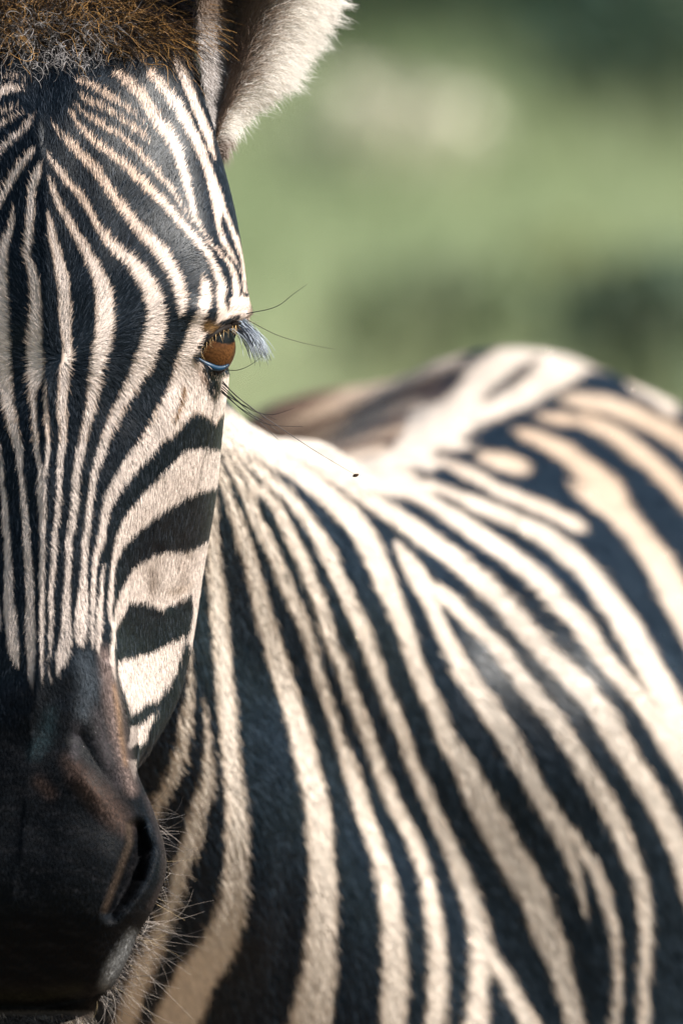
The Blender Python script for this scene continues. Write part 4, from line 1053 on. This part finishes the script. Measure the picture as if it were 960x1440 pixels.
# ------------------------------------------------------------------ bushes beyond
M_LEAF = coat_mat("bush_leaf", 0.55, 0.3)
M_BARK = plain_mat("bush_bark", (0.10, 0.075, 0.055), 0.85, .2, 0, (30, (0.05, .04, .03), (.16, .12, .09)))
def bush(px, py, dist, hgt, wid, tint, label, seed):
    """a shrub whose foot stands on the ground under photo column px at this distance"""
    rg = np.random.default_rng(seed)
    dist = CAM[2] / math.sin(PITCH - (720 - py) * PX / DIST)
    for _ in range(4):                                    # where that line of sight meets the uneven ground
        foot = P(np.array(float(px)), np.array(float(py)), np.array(dist - DIST))
        dist = (CAM[2] - ground_z(foot[:1], foot[1:2])[0]) / math.sin(PITCH - (720 - py) * PX / DIST)
    foot = P(np.array(float(px)), np.array(float(py)), np.array(dist - DIST))
    foot[2] = ground_z(np.array([foot[0]]), np.array([foot[1]]))[0]
    o = link(bpy.data.objects.new("bush", None)); o.location = foot
    tag(o, label, "bush", "bushes on the grassland behind the zebra")
    sv, sf, off = [], [], 0
    tips = []
    for q in range(9):
        an = q * 0.7 + rg.uniform(-.2, .2); le = rg.uniform(.55, .95)
        p0 = np.zeros(3); p1 = np.array([math.cos(an) * wid * .22, math.sin(an) * wid * .22, hgt * .4 * le]); p2 = np.array([math.cos(an) * wid * .42 * le, math.sin(an) * wid * .42 * le, hgt * .75 * le])
        v, f = tube(resample(np.array([p0, p1, p2]), 7), np.linspace(.035, .008, 7) * hgt, 6)
        sv.append(v); sf.append(f + off); off += len(v); tips += [p1, p2]
    mesh_obj("stem", np.concatenate(sv), np.concatenate(sf), M_BARK, o)
    n_ = 2600
    cl = rg.normal(size=(70, 3)); cl /= np.linalg.norm(cl, axis=1, keepdims=True)
    cl *= rg.uniform(.45, 1.0, 70)[:, None] ** .5
    cl = cl * np.array([wid * .5, wid * .5, hgt * .42]) + np.array([0, 0, hgt * .56])
    ci = rg.integers(0, 70, n_)
    c = cl[ci] + rg.normal(scale=.10 * min(wid, hgt), size=(n_, 3)); c[:, 2] = np.maximum(c[:, 2], .04)
    a = rg.normal(size=(n_, 3)); a /= np.linalg.norm(a, axis=1, keepdims=True); bq = np.cross(a, rg.normal(size=(n_, 3))); bq /= np.linalg.norm(bq, axis=1, keepdims=True)
    sz = rg.uniform(.03, .065, n_)[:, None] * hgt ** .5
    v = np.stack([c - a * sz, c + bq * sz * .45, c + a * sz, c - bq * sz * .45], 1).reshape(-1, 3)
    colr = np.repeat(np.array(tint)[None] * rg.uniform(.6, 1.4, n_)[:, None] * (1 + .25 * rg.normal(size=70))[ci][:, None].clip(.5, 1.6), 4, 0)
    lv_ = mesh_obj("foliage", v, np.arange(len(v)).reshape(-1, 4), M_LEAF, o, False, colr)
    tag(lv_, kind="stuff")
    return o
GREEN = (0.19, 0.24, 0.13); BLUEG = (0.09, 0.15, 0.11); OLIVE = (0.15, 0.18, 0.07); STRAW = (0.72, 0.69, 0.56)
BUSHES = [  # px, py of the foot, -, height, width, colour, label
 (300, 90, 0, 0.9, 1.2, GREEN, "broad mid green bush whose edge shows beside the ear tip"),
 (520, 85, 0, 0.9, 1.0, BLUEG, "blue green bush standing behind the pale dry bush"),
 (745, 120, 0, 0.9, 1.0, BLUEG, "wide blue green bush between two other tall bushes"),
 (960, 215, 0, 0.8, 0.8, BLUEG, "dark blue green bush farthest along from the ear"),
 (530, 275, 0, 0.26, 0.46, STRAW, "pale dry straw coloured bush on the grassland"),
 (610, 540, 0, 0.20, 0.32, GREEN, "low dark green tussock directly above the zebra's back"),
 (960, 610, 0, 0.30, 0.44, (0.135, 0.19, 0.125), "low deep green tussock directly above the zebra's rump"),
 (800, 420, 0, 0.12, 0.26, (0.30, 0.32, 0.14), "low yellow olive tussock on the open grass"),
]
for k_, b_ in enumerate(BUSHES): bush(*b_, 100 + k_)
